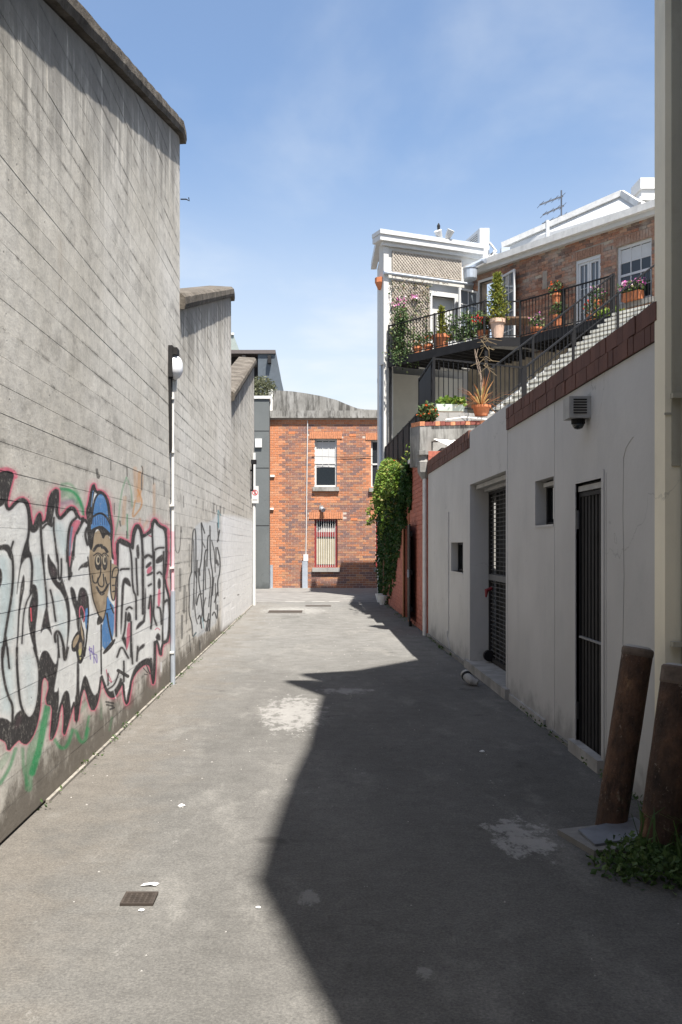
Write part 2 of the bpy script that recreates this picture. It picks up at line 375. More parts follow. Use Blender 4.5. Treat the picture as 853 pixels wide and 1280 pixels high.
    # black masses
    for p in (P1((-30, 190), (60, 158), (125, 178), (105, 240), (65, 420), (40, 470), (-30, 510)), P1((285, 640), (310, 690), (340, 680), (360, 600), (385, 560), (395, 600), (390, 680), (350, 740), (310, 745), (285, 710)),
              P1((490, 370), (555, 322), (550, 400), (520, 560), (505, 640), (520, 650), (510, 690), (490, 670), (455, 650), (452, 600), (470, 480)),
              P1((-20, 870), (70, 850), (110, 890), (135, 1008), (100, 1008), (60, 905), (-20, 915)), P1((215, 1020), (250, 880), (275, 770), (285, 860), (292, 940), (320, 1020), (270, 960)),
              P1((460, 1020), (468, 935), (492, 1020)), P1((720, 760), (745, 740), (730, 850), (722, 1008), (695, 1008), (705, 880)),
              P3((235, 210), (242, 330), (215, 450), (192, 600), (182, 800), (168, 1020), (158, 1020), (165, 850), (180, 560), (195, 400), (215, 260)),
              P3((225, -10), (300, -10), (312, 60), (270, 50), (230, 80), (200, 150), (180, 300), (162, 440), (175, 280), (200, 100)),
              P3((300, 330), (330, 308), (360, 340), (372, 450), (365, 600), (345, 720), (345, 850), (372, 1020), (320, 900), (290, 780), (275, 650), (282, 520), (320, 410), (298, 385)),
              P3((455, 520), (465, 560), (480, 680), (512, 825), (470, 745), (430, 735), (390, 800), (420, 650), (440, 560)),
              P3((465, 10), (480, 60), (550, 150), (560, 230), (550, 280), (590, 300), (600, 230), (630, 340), (672, 470), (684, 620), (672, 800), (640, 1008), (660, 760), (650, 520), (600, 390), (530, 322), (480, 225), (460, 120)),
              P3((690, -10), (725, -10), (700, 120), (690, 180), (708, 210), (680, 270), (663, 265), (660, 120), (680, 150)),
              P3((755, 185), (780, 130), (830, 100), (860, 85), (860, 150), (790, 150)),
              P3((678, 350), (700, 335), (730, 380), (750, 500), (765, 380), (790, 338), (832, 360), (856, 430), (860, 540), (835, 640), (815, 690), (800, 650), (780, 600), (770, 800), (750, 740), (740, 600), (700, 480)),
              P3((398, 1020), (410, 970), (440, 953), (470, 970), (492, 1020)), P3((28, 1020), (45, 870), (60, 795), (78, 900), (86, 1020), (72, 1020), (58, 880), (42, 1020)), P3((-20, 140), (22, 180), (20, 300), (-20, 390)),
              P5((330, 110), (350, 50), (385, 20), (420, 60), (460, 140), (480, 130), (490, 0), (500, 0), (490, 150), (470, 270), (452, 372), (485, 370), (495, 325), (496, 470), (480, 600), (450, 740), (425, 770), (440, 620), (450, 480), (385, 460), (430, 300), (375, 226), (345, 280), (335, 235), (325, 150)),
              P5((340, 260), (340, 400), (325, 560), (290, 700), (230, 800), (190, 795), (165, 755), (100, 820), (70, 860), (65, 810), (40, 770), (-60, 740), (-60, 590), (50, 590), (105, 640), (130, 560), (180, 520), (200, 545), (240, 605), (290, 570), (328, 430)),
              P5((500, 520), (520, 420), (550, 355), (580, 370), (590, 450), (598, 525), (565, 650), (535, 742), (545, 600), (540, 480), (520, 450)),
              P5((650, 60), (670, 150), (665, 300), (672, 400), (660, 600), (635, 660), (630, 430), (645, 380)), P5((680, 430), (690, 300), (715, 228), (745, 280), (745, 400), (710, 330)),
              P6((190, 300), (210, 350), (250, 450), (280, 460), (320, 430), (350, 370), (360, 330), (385, 360), (350, 430), (310, 500), (270, 505), (235, 450), (210, 380)),
              P6((-5, 520), (15, 400), (40, 308), (65, 340), (100, 450), (130, 500), (155, 470), (167, 480), (150, 560), (115, 630), (85, 560), (60, 450), (35, 420), (15, 450)),
              P6((440, 420), (465, 290), (510, 210), (580, 163), (625, 163), (634, 228), (580, 205), (510, 260), (460, 340), (442, 450), (422, 575), (412, 520)),
              P2((340, 740), (440, 788), (442, 818), (345, 775)), P4((360, 760), (365, 420), (375, 260), (400, 222), (440, 240), (458, 315), (420, 290), (394, 272), (388, 400), (376, 640)),
              P4((415, 620), (420, 560), (435, 528), (456, 560), (456, 620)), P4((370, 770), (410, 745), (422, 885), (405, 840)), P4((500, 670), (520, 632), (570, 600), (575, 400), (587, 300), (584, 612), (560, 640), (500, 695)),
              P2((500, 800), (525, 783), (530, 910), (505, 912)), P4((585, 120), (632, 80), (637, 112), (588, 152)), P4((593, 200), (650, 168), (652, 195), (598, 218)),
              P4((675, 60), (745, 12), (747, 76), (675, 112)), P4((690, 260), (705, 228), (720, 260), (718, 322), (692, 332)), P4((668, 772), (690, 715), (716, 740), (716, 792)), P4((513, 862), (572, 806), (577, 842), (522, 880), (515, 924))):
        A(p, BK, .97, soft=1.7)
    for p in (P5((150, 560), (185, 560), (170, 660), (110, 700)), P3((480, 130), (545, 180), (530, 240), (500, 200)), P3((320, 470), (350, 480), (345, 600), (300, 640)), P3((445, 580), (470, 650), (440, 700)), P3((780, 370), (830, 380), (840, 500), (790, 520))):
        A(p, PU, .7, soft=3)
    # pinks inside the letters
    for p in (P1((680, 640), (720, 620), (785, 620), (775, 705), (735, 735), (715, 800), (695, 880), (690, 1020), (655, 1020), (655, 850), (670, 700)), P3((652, -10), (692, -10), (680, 140), (668, 150)),
              P4((420, 630), (455, 625), (450, 760), (420, 875), (410, 860)), P4((595, 150), (640, 118), (642, 172), (596, 202)), P4((615, 500), (633, 365), (640, 560), (630, 675)), P4((692, 330), (718, 325), (715, 480), (690, 490)),
              P4((765, 0), (800, 0), (785, 200), (755, 260), (765, 150)), P2((768, 650), (798, 650), (800, 853), (765, 853)), P2((335, 745), (343, 745), (330, 1500), (300, 1600)), P4((300, 0), (325, 0), (330, 130), (300, 140))):
        A(p, PK, .9, soft=1)
    S(P1((700, 690), (685, 800), (675, 960)), 2.6, (.50, .58, .68), .95); S(P3((300, 545), (307, 668)), 1.8, (.92, .36, .42), 1)
    S(P3((772, 630), (770, 550), (790, 515), (815, 570), (825, 620), (810, 670)), 1.4, PK, 1); S(P4((670, 690), (690, 672), (712, 692)), 1, PK, .9)
    S(P6((235, 265), (246, 340), (292, 392), (250, 300)), .9, (.85, .3, .42), .9); S(P2((615, 705), (640, 718)), 1.4, (.85, .3, .42), .9)
    # outlines
    for w, strokes in ((2.4, (P1((55, 470), (75, 522), (110, 512), (160, 450), (210, 428), (250, 455), (275, 520), (285, 650), (280, 780), (250, 860), (225, 950), (212, 1020)), P1((395, 600), (400, 800), (415, 950), (422, 1020)), P1((550, 420), (545, 560), (580, 620), (630, 570), (680, 515), (720, 522), (745, 580)),
                             P1((740, 600), (690, 640), (665, 740), (655, 900), (653, 1020)), P1((745, 750), (780, 680), (815, 612), (845, 635)), P1((845, 700), (825, 760), (850, 860)), P3((100, -10), (125, 60), (130, 250), (115, 420), (85, 600), (50, 800), (25, 1020)), P3((290, 20), (315, 120), (310, 260), (300, 400)),
                             P5((25, 0), (20, 150), (40, 300), (70, 410), (110, 480), (105, 635)), P5((145, 0), (145, 200), (165, 430), (190, 530), (240, 603), (290, 562), (325, 430), (335, 250), (325, 120), (290, 0)), P3((540, 870), (530, 800), (560, 760), (590, 800), (612, 880), (637, 1020)),
                             P5((535, 0), (545, 130), (572, 0)), P2((470, 820), (480, 700), (510, 620), (540, 660), (555, 760), (560, 1000), (560, 1400)), P2((555, 722), (640, 668)), P2((650, 590), (665, 567), (700, 622), (765, 652), (770, 850)), P4((770, 0), (765, 150), (745, 215)), P4((745, 450), (790, 415), (800, 550), (785, 790), (740, 800)), P6((632, 170), (650, 385), (665, 150), (665, 20)))),
                       (1.7, (P1((415, 700), (455, 650), (500, 680)), P1((525, 600), (520, 700), (540, 850), (557, 1020)), P1((130, 830), (110, 900)), P3((410, -10), (430, 200), (450, 400), (456, 530)), P3((550, -10), (565, 100), (565, 230), (585, 285), (597, 200), (595, 70)), P3((650, -10), (665, 150), (672, 265)),
                             P5((65, 0), (80, 170)), P3((560, 800), (575, 1020)), P3((490, 370), (520, 500), (530, 600), (540, 670)), P2((440, 790), (460, 900), (470, 1200), (500, 1240), (500, 1450)), P4((363, 160), (370, 150), (435, 150)), P4((415, 510), (440, 485), (462, 502)), P4((410, 540), (400, 700), (378, 770)),
                             P4((455, 620), (455, 930)), P2((640, 600), (656, 1000)), P2((575, 900), (600, 876), (637, 892)), P4((580, 50), (610, 25), (637, 47)), P2((670, 832), (700, 815), (745, 815)), P4((690, 190), (710, 175), (727, 197)), P4((660, 0), (660, 450), (650, 560), (682, 650)), P4((745, 0), (745, 450), (735, 790)),
                             P4((690, 490), (718, 500), (726, 640)), P4((610, 300), (632, 285)), P4((612, 500), (630, 345), (642, 560), (632, 680)), P6((515, 60), (505, 185)), P6((430, 160), (370, 40), (330, 150)), P6((467, 210), (455, -10)), P2((340, 750), (335, 1000), (322, 1600)), P4((500, 60), (512, 380)))),
                       (1.1, (P3((300, 405), (250, 500), (225, 650), (215, 885)), P6((390, 190), (392, 360)), P6((250, 300), (250, 400)), P6((245, 440), (310, 400), (345, 290)), P4((560, 0), (565, 420))))):
        for q in strokes: S(q, w + 3.4, BK, .18, soft=3.5); S(q, w + .5, BK, .97, soft=1.2)
    S(P6((340, 272), (425, 322)), 4, BK, .95); S(P6((390, 190), (390, 370)), 2.2, BK, .8)
    # cartoon head in a blue beanie
    A(P2((90, 800), (120, 690), (180, 650), (200, 740), (230, 690), (270, 720), (280, 850), (280, 1000), (262, 1160), (242, 1250), (230, 1380), (202, 1480), (180, 1450), (140, 1350), (110, 1250), (95, 1100), (80, 950)), TN, 1)
    S(P2((70, 900), (95, 1100), (112, 1260), (145, 1360), (185, 1460), (205, 1475), (232, 1380), (245, 1250)), 1.6, BK)
    A(P2((70, 770), (80, 660), (120, 640), (190, 612), (240, 650), (278, 690), (270, 722), (235, 692), (206, 748), (182, 672), (152, 640), (125, 700), (118, 800), (98, 850)), BK, 1)
    A(P2((108, 500), (130, 380), (175, 323), (220, 348), (246, 430), (262, 560), (282, 650), (276, 692), (240, 650), (190, 612), (120, 640), (98, 662), (103, 560)), BL, 1)
    A(P2((120, 248), (133, 300), (126, 340), (110, 430), (100, 560), (96, 760), (68, 760), (62, 490), (85, 420), (100, 330)), BK, 1)
    S(P2((118, 310), (100, 450)), 1.3, (.45, .62, .80), 1); S(P2((150, 350), (200, 370)), 2.5, (.55, .72, .88), .6, soft=3)
    S(P2((103, 600), (110, 500), (130, 380), (175, 321), (220, 345), (249, 430), (263, 560), (282, 660), (272, 712)), 2.2, BK)
    S(P2((103, 548), (180, 498), (240, 542), (278, 622)), 2.4, BK)
    for k in range(7): S(P2((118 + k * 20, 545 - 12 * math.sin(k / 6 * 3)), (122 + k * 20, 612 + 6 * (k == 6))), .6, (.12, .22, .40), .8, sm=0)
    S(P2((100, 900), (112, 1180), (150, 1370)), 6, (.47, .39, .30), .45, soft=5); S(P2((255, 900), (250, 1150), (225, 1300)), 4, (.50, .42, .33), .35, soft=4); S(P2((150, 1300), (185, 1400), (215, 1300)), 4, (.45, .38, .31), .4, soft=5, grain=.6)
    S(P2((125, 838), (150, 795), (192, 795)), 3.6, BK); S(P2((200, 812), (222, 815), (242, 850)), 3.6, BK)
    def ell(cx, cy, rx, ry): return P2(*[(cx + rx * math.cos(t), cy + ry * math.sin(t)) for t in np.linspace(0, 2 * math.pi, 14, endpoint=False)])
    for cx, rx in ((162, 32), (221, 24)):
        A(ell(cx, 945, rx, 72), BK); A(ell(cx - 2, 925, rx * .62, 45), (.80, .74, .64)); A(ell(cx + 2, 925, rx * .34, 26), BK)
        S(P2((cx - rx - 8, 885), (cx, 855), (cx + rx + 6, 890)), 1.3, BK)
    for q in (P2((186, 1000), (184, 1060), (160, 1100), (165, 1150), (205, 1168), (216, 1130), (208, 1050)), P2((110, 1060), (116, 1120), (150, 1135), (162, 1085)), P2((226, 1080), (240, 1150), (268, 1130))): S(q, 1.5, BK)
    S(P2((150, 1165), (178, 1218), (215, 1208), (247, 1150)), 2.6, BK); S(P2((160, 1190), (190, 1240), (216, 1222)), 1.6, BK)
    A(P2((158, 1430), (186, 1418), (212, 1470), (172, 1500), (150, 1502)), BK)
    A(P2((240, 1230), (272, 1300), (306, 1340), (302, 1560), (286, 1640), (200, 1745), (195, 1520), (210, 1470), (235, 1380)), BL)
    S(P2((240, 1400), (262, 1540), (290, 1650)), 2, BK); S(P2((270, 1320), (300, 1395)), 1.6, BK); A(P2((197, 1752), (285, 1640), (322, 1618), (292, 1690), (220, 1762)), BK); S(P2((190, 1500), (188, 1750), (190, 1935)), 1.8, BK)
    A(P2((275, 950), (300, 960), (340, 980), (346, 1040), (320, 1090), (316, 1150), (320, 1200), (300, 1300), (275, 1270), (270, 1150)), TN)
    for q in (P2((275, 930), (270, 1150), (280, 1270), (306, 1290), (317, 1200), (320, 1090), (347, 1030), (336, 983), (295, 1000), (285, 1080)), P2((290, 1080), (322, 1078)), P2((290, 1150), (316, 1148)), P2((290, 1205), (316, 1200))): S(q, 1.5, BK)
    A(P3((785, 600), (795, 700), (822, 780), (822, 900), (800, 1020), (765, 1020), (748, 960), (705, 970), (690, 920), (702, 850), (750, 770), (778, 760)), BK); A(P3((782, 640), (792, 720), (812, 800), (808, 880), (800, 840), (785, 790)), TN); A(P3((705, 900), (720, 840), (765, 790), (772, 830), (735, 910), (712, 935)), TN); A(P3((765, 880), (795, 870), (795, 960), (765, 970)), TN)
    A(P5((655, 15), (690, 0), (685, 60), (665, 70)), (.80, .76, .52)); A(P5((665, 80), (685, 75), (680, 112), (668, 112)), (.80, .76, .52)); S(P5((648, 0), (655, 60), (672, 135), (695, 90), (718, 0)), 3, BK); A(P3((838, 570), (858, 550), (858, 810), (832, 705)), BL); A(P4((45, 510), (72, 490), (80, 560), (62, 700), (48, 660)), BL); S(P4((70, 400), (78, 560), (62, 740), (40, 924)), 2, BK)
    # white drips, small tags
    A(P2((148, 1515), (170, 1505), (180, 1540), (168, 1570), (150, 1560)), (.97, .97, .97)); A(P4((745, 480), (786, 470), (782, 762), (740, 775)), (.95, .96, .97), .8, soft=2); S(P6((722, 200), (722, 280)), 1.6, (.95, .95, .95), .8); S(P6((300, 440), (320, 520)), 1.6, (.9, .9, .9), .7)
    for q in (P6((85, 60), (95, 170)), P6((80, 82), (110, 70), (100, 120), (142, 130)), P6((120, 50), (126, 205)), P6((150, 130), (156, 222), (130, 150)), P6((82, 90), (115, 110))): S(q, 1.1, (.45, .38, .72), .75)
    for q in (P6((235, 550), (296, 562)), P6((240, 576), (290, 586)), P6((270, 615), (302, 601))): S(q, 2.6, BK, .85)
    for q in (P6((565, 250), (600, 290)), P6((592, 228), (622, 300)), P6((576, 304), (598, 308))): S(q, 1.4, BK, .85)
    for q, w in ((P2((150, 120), (160, 200), (170, 180)), 3.2), (P2((275, 50), (275, 125)), 1.4), (P2((418, 100), (420, 180)), 1.6), (P2((548, 90), (562, 125), (548, 180), (550, 300)), 1.5), (P2((655, 185), (655, 250)), 1.2), (P2((748, 215), (750, 360)), 1.2), (P2((308, 420), (305, 520)), 1.2), (P2((355, 580), (362, 620)), 2.2), (P2((416, 670), (416, 730)), 1.6)):
        S(q, w, (.20, .18, .17), .8, soft=1.2, grain=.4)

def draw_second(g):
    S, A = g.stroke, g.fill
    A(P7((372, 245), (470, 250), (600, 285), (590, 890), (545, 925), (372, 1045)), (.97, .97, .97), .88, soft=5, sm=0)
    A(P7((180, 330), (230, 290), (290, 300), (360, 220), (372, 400), (368, 700), (352, 980), (280, 1050), (180, 1105), (155, 930), (150, 700), (168, 600)), (.84, .86, .88), .6, soft=3)
    D = (.13, .14, .16)
    for q in (P7((165, 640), (170, 400), (178, 340), (196, 345), (195, 650)), P7((232, 300), (240, 420), (235, 560), (215, 650), (215, 720), (230, 800), (245, 960), (262, 985)), P7((234, 298), (256, 370)), P7((293, 320), (295, 560), (315, 660), (300, 850), (290, 1050)), P7((290, 385), (276, 392), (272, 600)),
              P7((275, 485), (256, 492), (245, 780), (250, 980)), P7((165, 640), (145, 700), (150, 820), (145, 930), (170, 1000), (170, 1100), (196, 1062)), P7((360, 350), (345, 430)), P7((345, 470), (366, 560), (360, 660), (345, 700), (350, 805)), P7((335, 470), (335, 580)), P7((200, 870), (215, 790), (237, 792)), P7((320, 680), (310, 800)), P7((325, 850), (346, 780)),
              P7((210, 965), (225, 930), (235, 1030)), P7((310, 940), (325, 908), (345, 985), (345, 870)), P7((265, 1050), (285, 930)), P7((270, 985), (292, 960), (275, 1050)), P7((190, 640), (200, 680))):
        S(q, 1.45, D, .95, soft=.8)
    for q in (P7((180, 420), (185, 700), (175, 900)), P7((205, 560), (200, 740), (195, 860)), P7((305, 420), (325, 500), (330, 640)), P7((225, 1000), (245, 900), (262, 820)), P7((260, 560), (262, 760)), P7((285, 620), (300, 700), (285, 880)), P7((330, 720), (335, 900)), P7((180, 760), (190, 940), (205, 1000)), P7((240, 430), (258, 470)), P7((345, 300), (352, 420))):
        S(q, 1.3, D, .8, soft=.9)
    for q in (P7((340, 560), (350, 590)), P7((215, 620), (220, 660))): S(q, 2.6, D, .8, soft=1.2)
    S(P7((350, 212), (352, 330)), 1.6, (.25, .55, .60), .7); S(P7((350, 212), (368, 245)), 1.2, (.25, .55, .60), .7); S(P7((176, 1090), (196, 1065)), 1, (.35, .62, .68), .6); S(P7((250, 1030), (240, 960)), 1, (.35, .62, .68), .6)
    for q, w, a in ((P7((50, 320), (50, 500), (82, 512), (92, 350)), 1.4, .8), (P7((92, 330), (92, 360)), 2.6, .6), (P7((85, 620), (85, 770)), 3.4, .55), (P7((118, 740), (112, 920)), 3.5, .6), (P7((132, 780), (130, 1000)), 1.6, .7), (P7((102, 910), (128, 912)), 1.6, .6), (P7((99, 945), (97, 1100)), 3.2, .65),
                    (P7((150, 1080), (158, 1190)), 2.2, .6), (P7((222, 1120), (222, 1180)), 2.6, .6), (P7((150, 450), (150, 600)), 2.2, .45), (P7((18, 480), (14, 720)), 1.6, .6)):
        S(q, w, (.22, .22, .22), a, soft=1.1, grain=.8)
    for a, b in (((110, 110), (110, 190)), ((200, 140), (200, 165)), ((245, 150), (245, 215)), ((320, 170), (320, 215)), ((340, 175), (340, 222)), ((365, 185), (365, 232)), ((390, 190), (390, 232)), ((390, 825), (398, 820)), ((485, 800), (494, 797))):
        S(P7(a, b), 1.0, (.2, .19, .18), .75, soft=.8)

g1 = Paint(4.2, 11.75, 0.0, 2.35, 230); draw_mural(g1); IMG1 = g1.image('spray_mural')
g2 = Paint(10.9, 26.0, 0.0, 3.1, 95); draw_second(g2); IMG2 = g2.image('spray_tag')
# ------------------------------------------------------------------ concrete, asphalt, render, brick
def concrete_wall_mat():
    s = N('board_marked_concrete')
    oi = s.n('ShaderNodeObjectInfo')
    big = s.noise(0.7, 6, 0.6); fine = s.noise(9, 6, 0.65); grain = s.noise(55, 5, 0.7)
    strk = s.noise(2.0, 7, 0.68, s.pos((1, 3.2, 0.35)))
    c = s.ramp(big, [(0.3, (0.50, 0.465, 0.40)), (0.5, (0.575, 0.542, 0.48)), (0.72, (0.63, 0.60, 0.545))])
    v = s.math('ADD', s.rng(oi.outputs['Random'], 0, 1, 0.94, 1.04), s.rng(fine, 0.3, 0.7, -0.16, 0.16)); v = s.math('ADD', v, s.rng(grain, 0.3, 0.7, -0.10, 0.10))
    cc = s.n('ShaderNodeCombineXYZ')
    for i in range(3): s.l(v, cc.inputs[i])
    c = s.mix(1.0, c, cc.outputs[0], 'MULTIPLY')
    # brown rust weeps and dark mould streaks, denser near the sloping tops
    weep = s.rng(strk, 0.60, 0.78, 0, 0.45, True); c = s.mix(weep, c, (0.17, 0.13, 0.095))
    sp = s.n('ShaderNodeSeparateXYZ'); s.l(s.geo.outputs['Position'], sp.inputs[0])
    yy = s.math('ADD', sp.outputs['Y'], -4.4); fr = s.math('MODULO', yy, 7.2)
    topz = s.math('MULTIPLY_ADD', fr, 0.29); topz.node.inputs[2].default_value = 4.45
    below = s.math('SUBTRACT', topz, sp.outputs['Z'])
    strk2 = s.noise(2.2, 7, 0.75, s.pos((1, 1.7, 0.25), (3, 1, 5)))
    reach = s.rng(strk2, 0.36, 0.66, 0.15, 2.2); m = s.math('DIVIDE', below, reach)
    mould = s.rng(m, 0.0, 1.0, 0.70, 0.0, True); c = s.mix(mould, c, (0.085, 0.078, 0.07))
    blot = s.rng(s.noise(1.5, 8, 0.75, s.pos((1, 0.7, 1.3), (9, 2, 1))), 0.50, 0.68, 0, 0.5, True); c = s.mix(blot, c, (0.16, 0.145, 0.125))
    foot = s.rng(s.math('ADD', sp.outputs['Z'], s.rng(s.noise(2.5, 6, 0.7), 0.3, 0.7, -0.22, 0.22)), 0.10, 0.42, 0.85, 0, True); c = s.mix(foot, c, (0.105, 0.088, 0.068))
    # grime and moss caught in the board joints
    ph = s.math('FRACT', s.math('DIVIDE', s.math('ADD', sp.outputs['Z'], -0.02), 0.148)); dj = s.math('ABSOLUTE', s.math('SUBTRACT', ph, s.math('ROUND', ph)))
    wob = s.noise(3.0, 6, 0.7, s.pos((1, 1, 0.6), (5, 5, 5)))
    ln = s.math('MULTIPLY', s.rng(dj, 0.0, 0.034, 1, 0), s.rng(wob, 0.44, 0.64, 0.08, 0.62)); c = s.mix(ln, c, (0.13, 0.118, 0.10))
    moss = s.math('MULTIPLY', s.rng(s.math('ADD', dj, s.rng(grain, 0.3, 0.7, -0.07, 0.07)), 0.02, 0.17, 1, 0, True), s.rng(s.noise(1.9, 7, 0.75, s.pos((1, 0.8, 1.6), (2, 7, 3))), 0.48, 0.64, 0, 0.62, True)); c = s.mix(moss, c, (0.10, 0.092, 0.08))
    rust = s.rng(s.noise(1.3, 6, 0.7, s.pos((1, 1.6, 0.5), (8, 3, 9))), 0.62, 0.74, 0, 0.4, True); c = s.mix(rust, c, (0.24, 0.17, 0.115))
    # spray paint
    fac = None; pa = None
    for im, g in ((IMG2, g2), (IMG1, g1)):
        u = s.rng(sp.outputs['Y'], g.Y0, g.Y1, 0, 1); vv = s.rng(sp.outputs['Z'], g.z0, g.z1, 0, 1)
        for nd in (u.node, vv.node): nd.clamp = False
        cx = s.n('ShaderNodeCombineXYZ'); s.l(u, cx.inputs[0]); s.l(vv, cx.inputs[1])
        t = s.n('ShaderNodeTexImage'); t.image = im; t.extension = 'CLIP'; s.l(cx.outputs[0], t.inputs['Vector'])
        a = s.math('MULTIPLY', t.outputs['Alpha'], s.rng(s.noise(30, 7, 0.8), 0.30, 0.46, 0.35, 1.0))
        dirt = s.mix(1.0, t.outputs['Color'], s.ramp(fine, [(0.3, (0.82, 0.82, 0.82)), (0.7, (1, 1, 1))]), 'MULTIPLY')
        c = s.mix(s.math('MULTIPLY', a, 0.95), c, s.mix(1.0, dirt, (0.93, 0.93, 0.92), 'MULTIPLY'))
    holes = s.n('ShaderNodeTexVoronoi'); holes.inputs['Scale'].default_value = 9.0; s.l(s.geo.outputs['Position'], holes.inputs['Vector'])
    hd = s.rng(holes.outputs['Distance'], 0.03, 0.09, 0, 1, True)
    c = s.mix(s.math('MULTIPLY', s.math('SUBTRACT', 1.0, hd), 0.6), c, (0.10, 0.09, 0.08))
    h = s.math('ADD', s.math('MULTIPLY', grain, 0.35), s.math('MULTIPLY', fine, 0.8)); h = s.math('ADD', h, s.math('MULTIPLY', hd, 0.5)); h = s.math('ADD', h, s.math('MULTIPLY', s.noise(9, 5, 0.6, s.pos((1, 0.45, 2.0))), 0.35))
    s.bump(h, 0.40, 0.010)
    return s.fin(c, 0.9, spec=0.2)

def coping_mat():
    s = N('mossy_coping_concrete'); a = s.noise(4, 7, 0.7); b = s.noise(30, 5, 0.7)
    c = s.ramp(a, [(0.3, (0.055, 0.048, 0.04)), (0.5, (0.105, 0.092, 0.077)), (0.75, (0.20, 0.18, 0.155))])
    c = s.mix(s.rng(b, 0.55, 0.7, 0, 0.7), c, (0.09, 0.075, 0.055)); s.bump(s.math('ADD', a, b), 0.8, 0.018)
    return s.fin(c, 0.95, spec=0.1)

def asphalt_mat():
    s = N('worn_asphalt'); P = s.geo.outputs['Position']
    sp = s.n('ShaderNodeSeparateXYZ'); s.l(P, sp.inputs[0])
    big = s.noise(0.55, 5, 0.6, s.pos((1.4, 0.5, 1))); mid = s.noise(2.6, 6, 0.65); fine = s.noise(85, 4, 0.75); sand = s.noise(240, 2, 0.6)
    c = s.ramp(big, [(0.30, (0.092, 0.089, 0.083)), (0.5, (0.115, 0.111, 0.104)), (0.7, (0.141, 0.136, 0.126))])
    # brown dust gathered along the concrete wall
    dust = s.rng(s.math('ADD', sp.outputs['X'], s.rng(mid, 0.3, 0.7, -0.35, 0.35)), -1.55, -0.75, 0.65, 0, True)
    c = s.mix(dust, c, (0.135, 0.121, 0.104))
    # paler cement-grey middle far up the lane
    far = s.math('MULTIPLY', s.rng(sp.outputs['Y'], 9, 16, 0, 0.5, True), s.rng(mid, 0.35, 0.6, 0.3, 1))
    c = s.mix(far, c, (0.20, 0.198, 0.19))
    worn = s.rng(s.noise(0.9, 6, 0.7, s.pos((1.8, 0.7, 1), (4, 4, 0))), 0.52, 0.66, 0, 0.5, True); c = s.mix(worn, c, (0.185, 0.178, 0.165))
    spk = s.ramp(fine, [(0.34, (0.62, 0.62, 0.62)), (0.5, (0.99, 0.99, 0.99)), (0.64, (1.36, 1.35, 1.32))]); c = s.mix(0.7, c, spk, 'MULTIPLY')
    agg = s.ramp(s.noise(34, 3, 0.7), [(0.36, (0.84, 0.84, 0.84)), (0.5, (1, 1, 1)), (0.64, (1.14, 1.135, 1.12))]); c = s.mix(0.6, c, agg, 'MULTIPLY')
    c = s.mix(s.rng(sand, 0.66, 0.72, 0, 0.5), c, (0.34, 0.33, 0.31))
    patchy = s.rng(s.noise(7, 7, 0.7), 0.34, 0.68, 0.88, 1.10); pc = s.n('ShaderNodeCombineXYZ')
    for i in range(3): s.l(patchy, pc.inputs[i])
    c = s.mix(1.0, c, pc.outputs[0], 'MULTIPLY')
    scuff = s.rng(s.noise(3.2, 9, 0.85, s.pos((1.3, 0.6, 1), (2, 8, 0))), 0.60, 0.66, 0, 0.32, True); c = s.mix(scuff, c, (0.30, 0.29, 0.27))
    # oil and damp spots
    oil = s.rng(s.noise(1.7, 5, 0.6, s.pos((1, 1, 1), (7, 1, 0))), 0.64, 0.72, 0, 0.55, True); c = s.mix(oil, c, (0.05, 0.048, 0.045))
    # splashes of white plaster and paint
    grit = s.noise(7, 9, 0.8, s.pos((1.5, 0.9, 1)))
    for (cx, cy, rx, ry, am) in ((-0.19, 8.95, 0.36, 1.15, .36), (1.1, 5.12, 0.22, 0.42, .5), (-0.02, 4.25, 0.07, 0.12, .3), (0.40, 3.48, .04, .06, .3), (-0.5, 23.2, 1.0, 1.6, .3), (0.35, 10.3, .35, .25, .35)):
        dx = s.math('DIVIDE', s.math('ADD', sp.outputs['X'], -cx), rx); dy = s.math('DIVIDE', s.math('ADD', sp.outputs['Y'], -cy), ry)
        d = s.math('ADD', s.math('MULTIPLY', dx, dx), s.math('MULTIPLY', dy, dy))
        m = s.math('SUBTRACT', s.rng(grit, 0.34, 0.64, 0.1, 1.2), s.math('MULTIPLY', d, 0.62))
        c = s.mix(s.rng(m, 0.22, 0.62, 0, am, True), c, (0.40, 0.39, 0.37))
    # fine cracks
    vo = s.n('ShaderNodeTexVoronoi'); vo.feature = 'DISTANCE_TO_EDGE'; vo.inputs['Scale'].default_value = 0.42
    wv = s.n('ShaderNodeVectorMath', operation='ADD'); nn = s.n('ShaderNodeTexNoise'); nn.inputs['Scale'].default_value = 1.6; nn.inputs['Detail'].default_value = 6; s.l(P, nn.inputs['Vector'])
    s.l(P, wv.inputs[0]); s.l(nn.outputs['Color'], wv.inputs[1]); s.l(wv.outputs[0], vo.inputs['Vector'])
    crack = s.math('MULTIPLY', s.rng(vo.outputs['Distance'], 0.0, 0.004, 0.4, 0), s.rng(s.noise(0.4, 3), 0.54, 0.62, 0, 1)); c = s.mix(crack, c, (0.04, 0.038, 0.035))
    h = s.math('ADD', fine, s.math('MULTIPLY', mid, 0.8)); h = s.math('ADD', h, s.math('MULTIPLY', sand, 0.5)); s.bump(h, 0.5, 0.006)
    return s.fin(c, 0.97, spec=0.06)

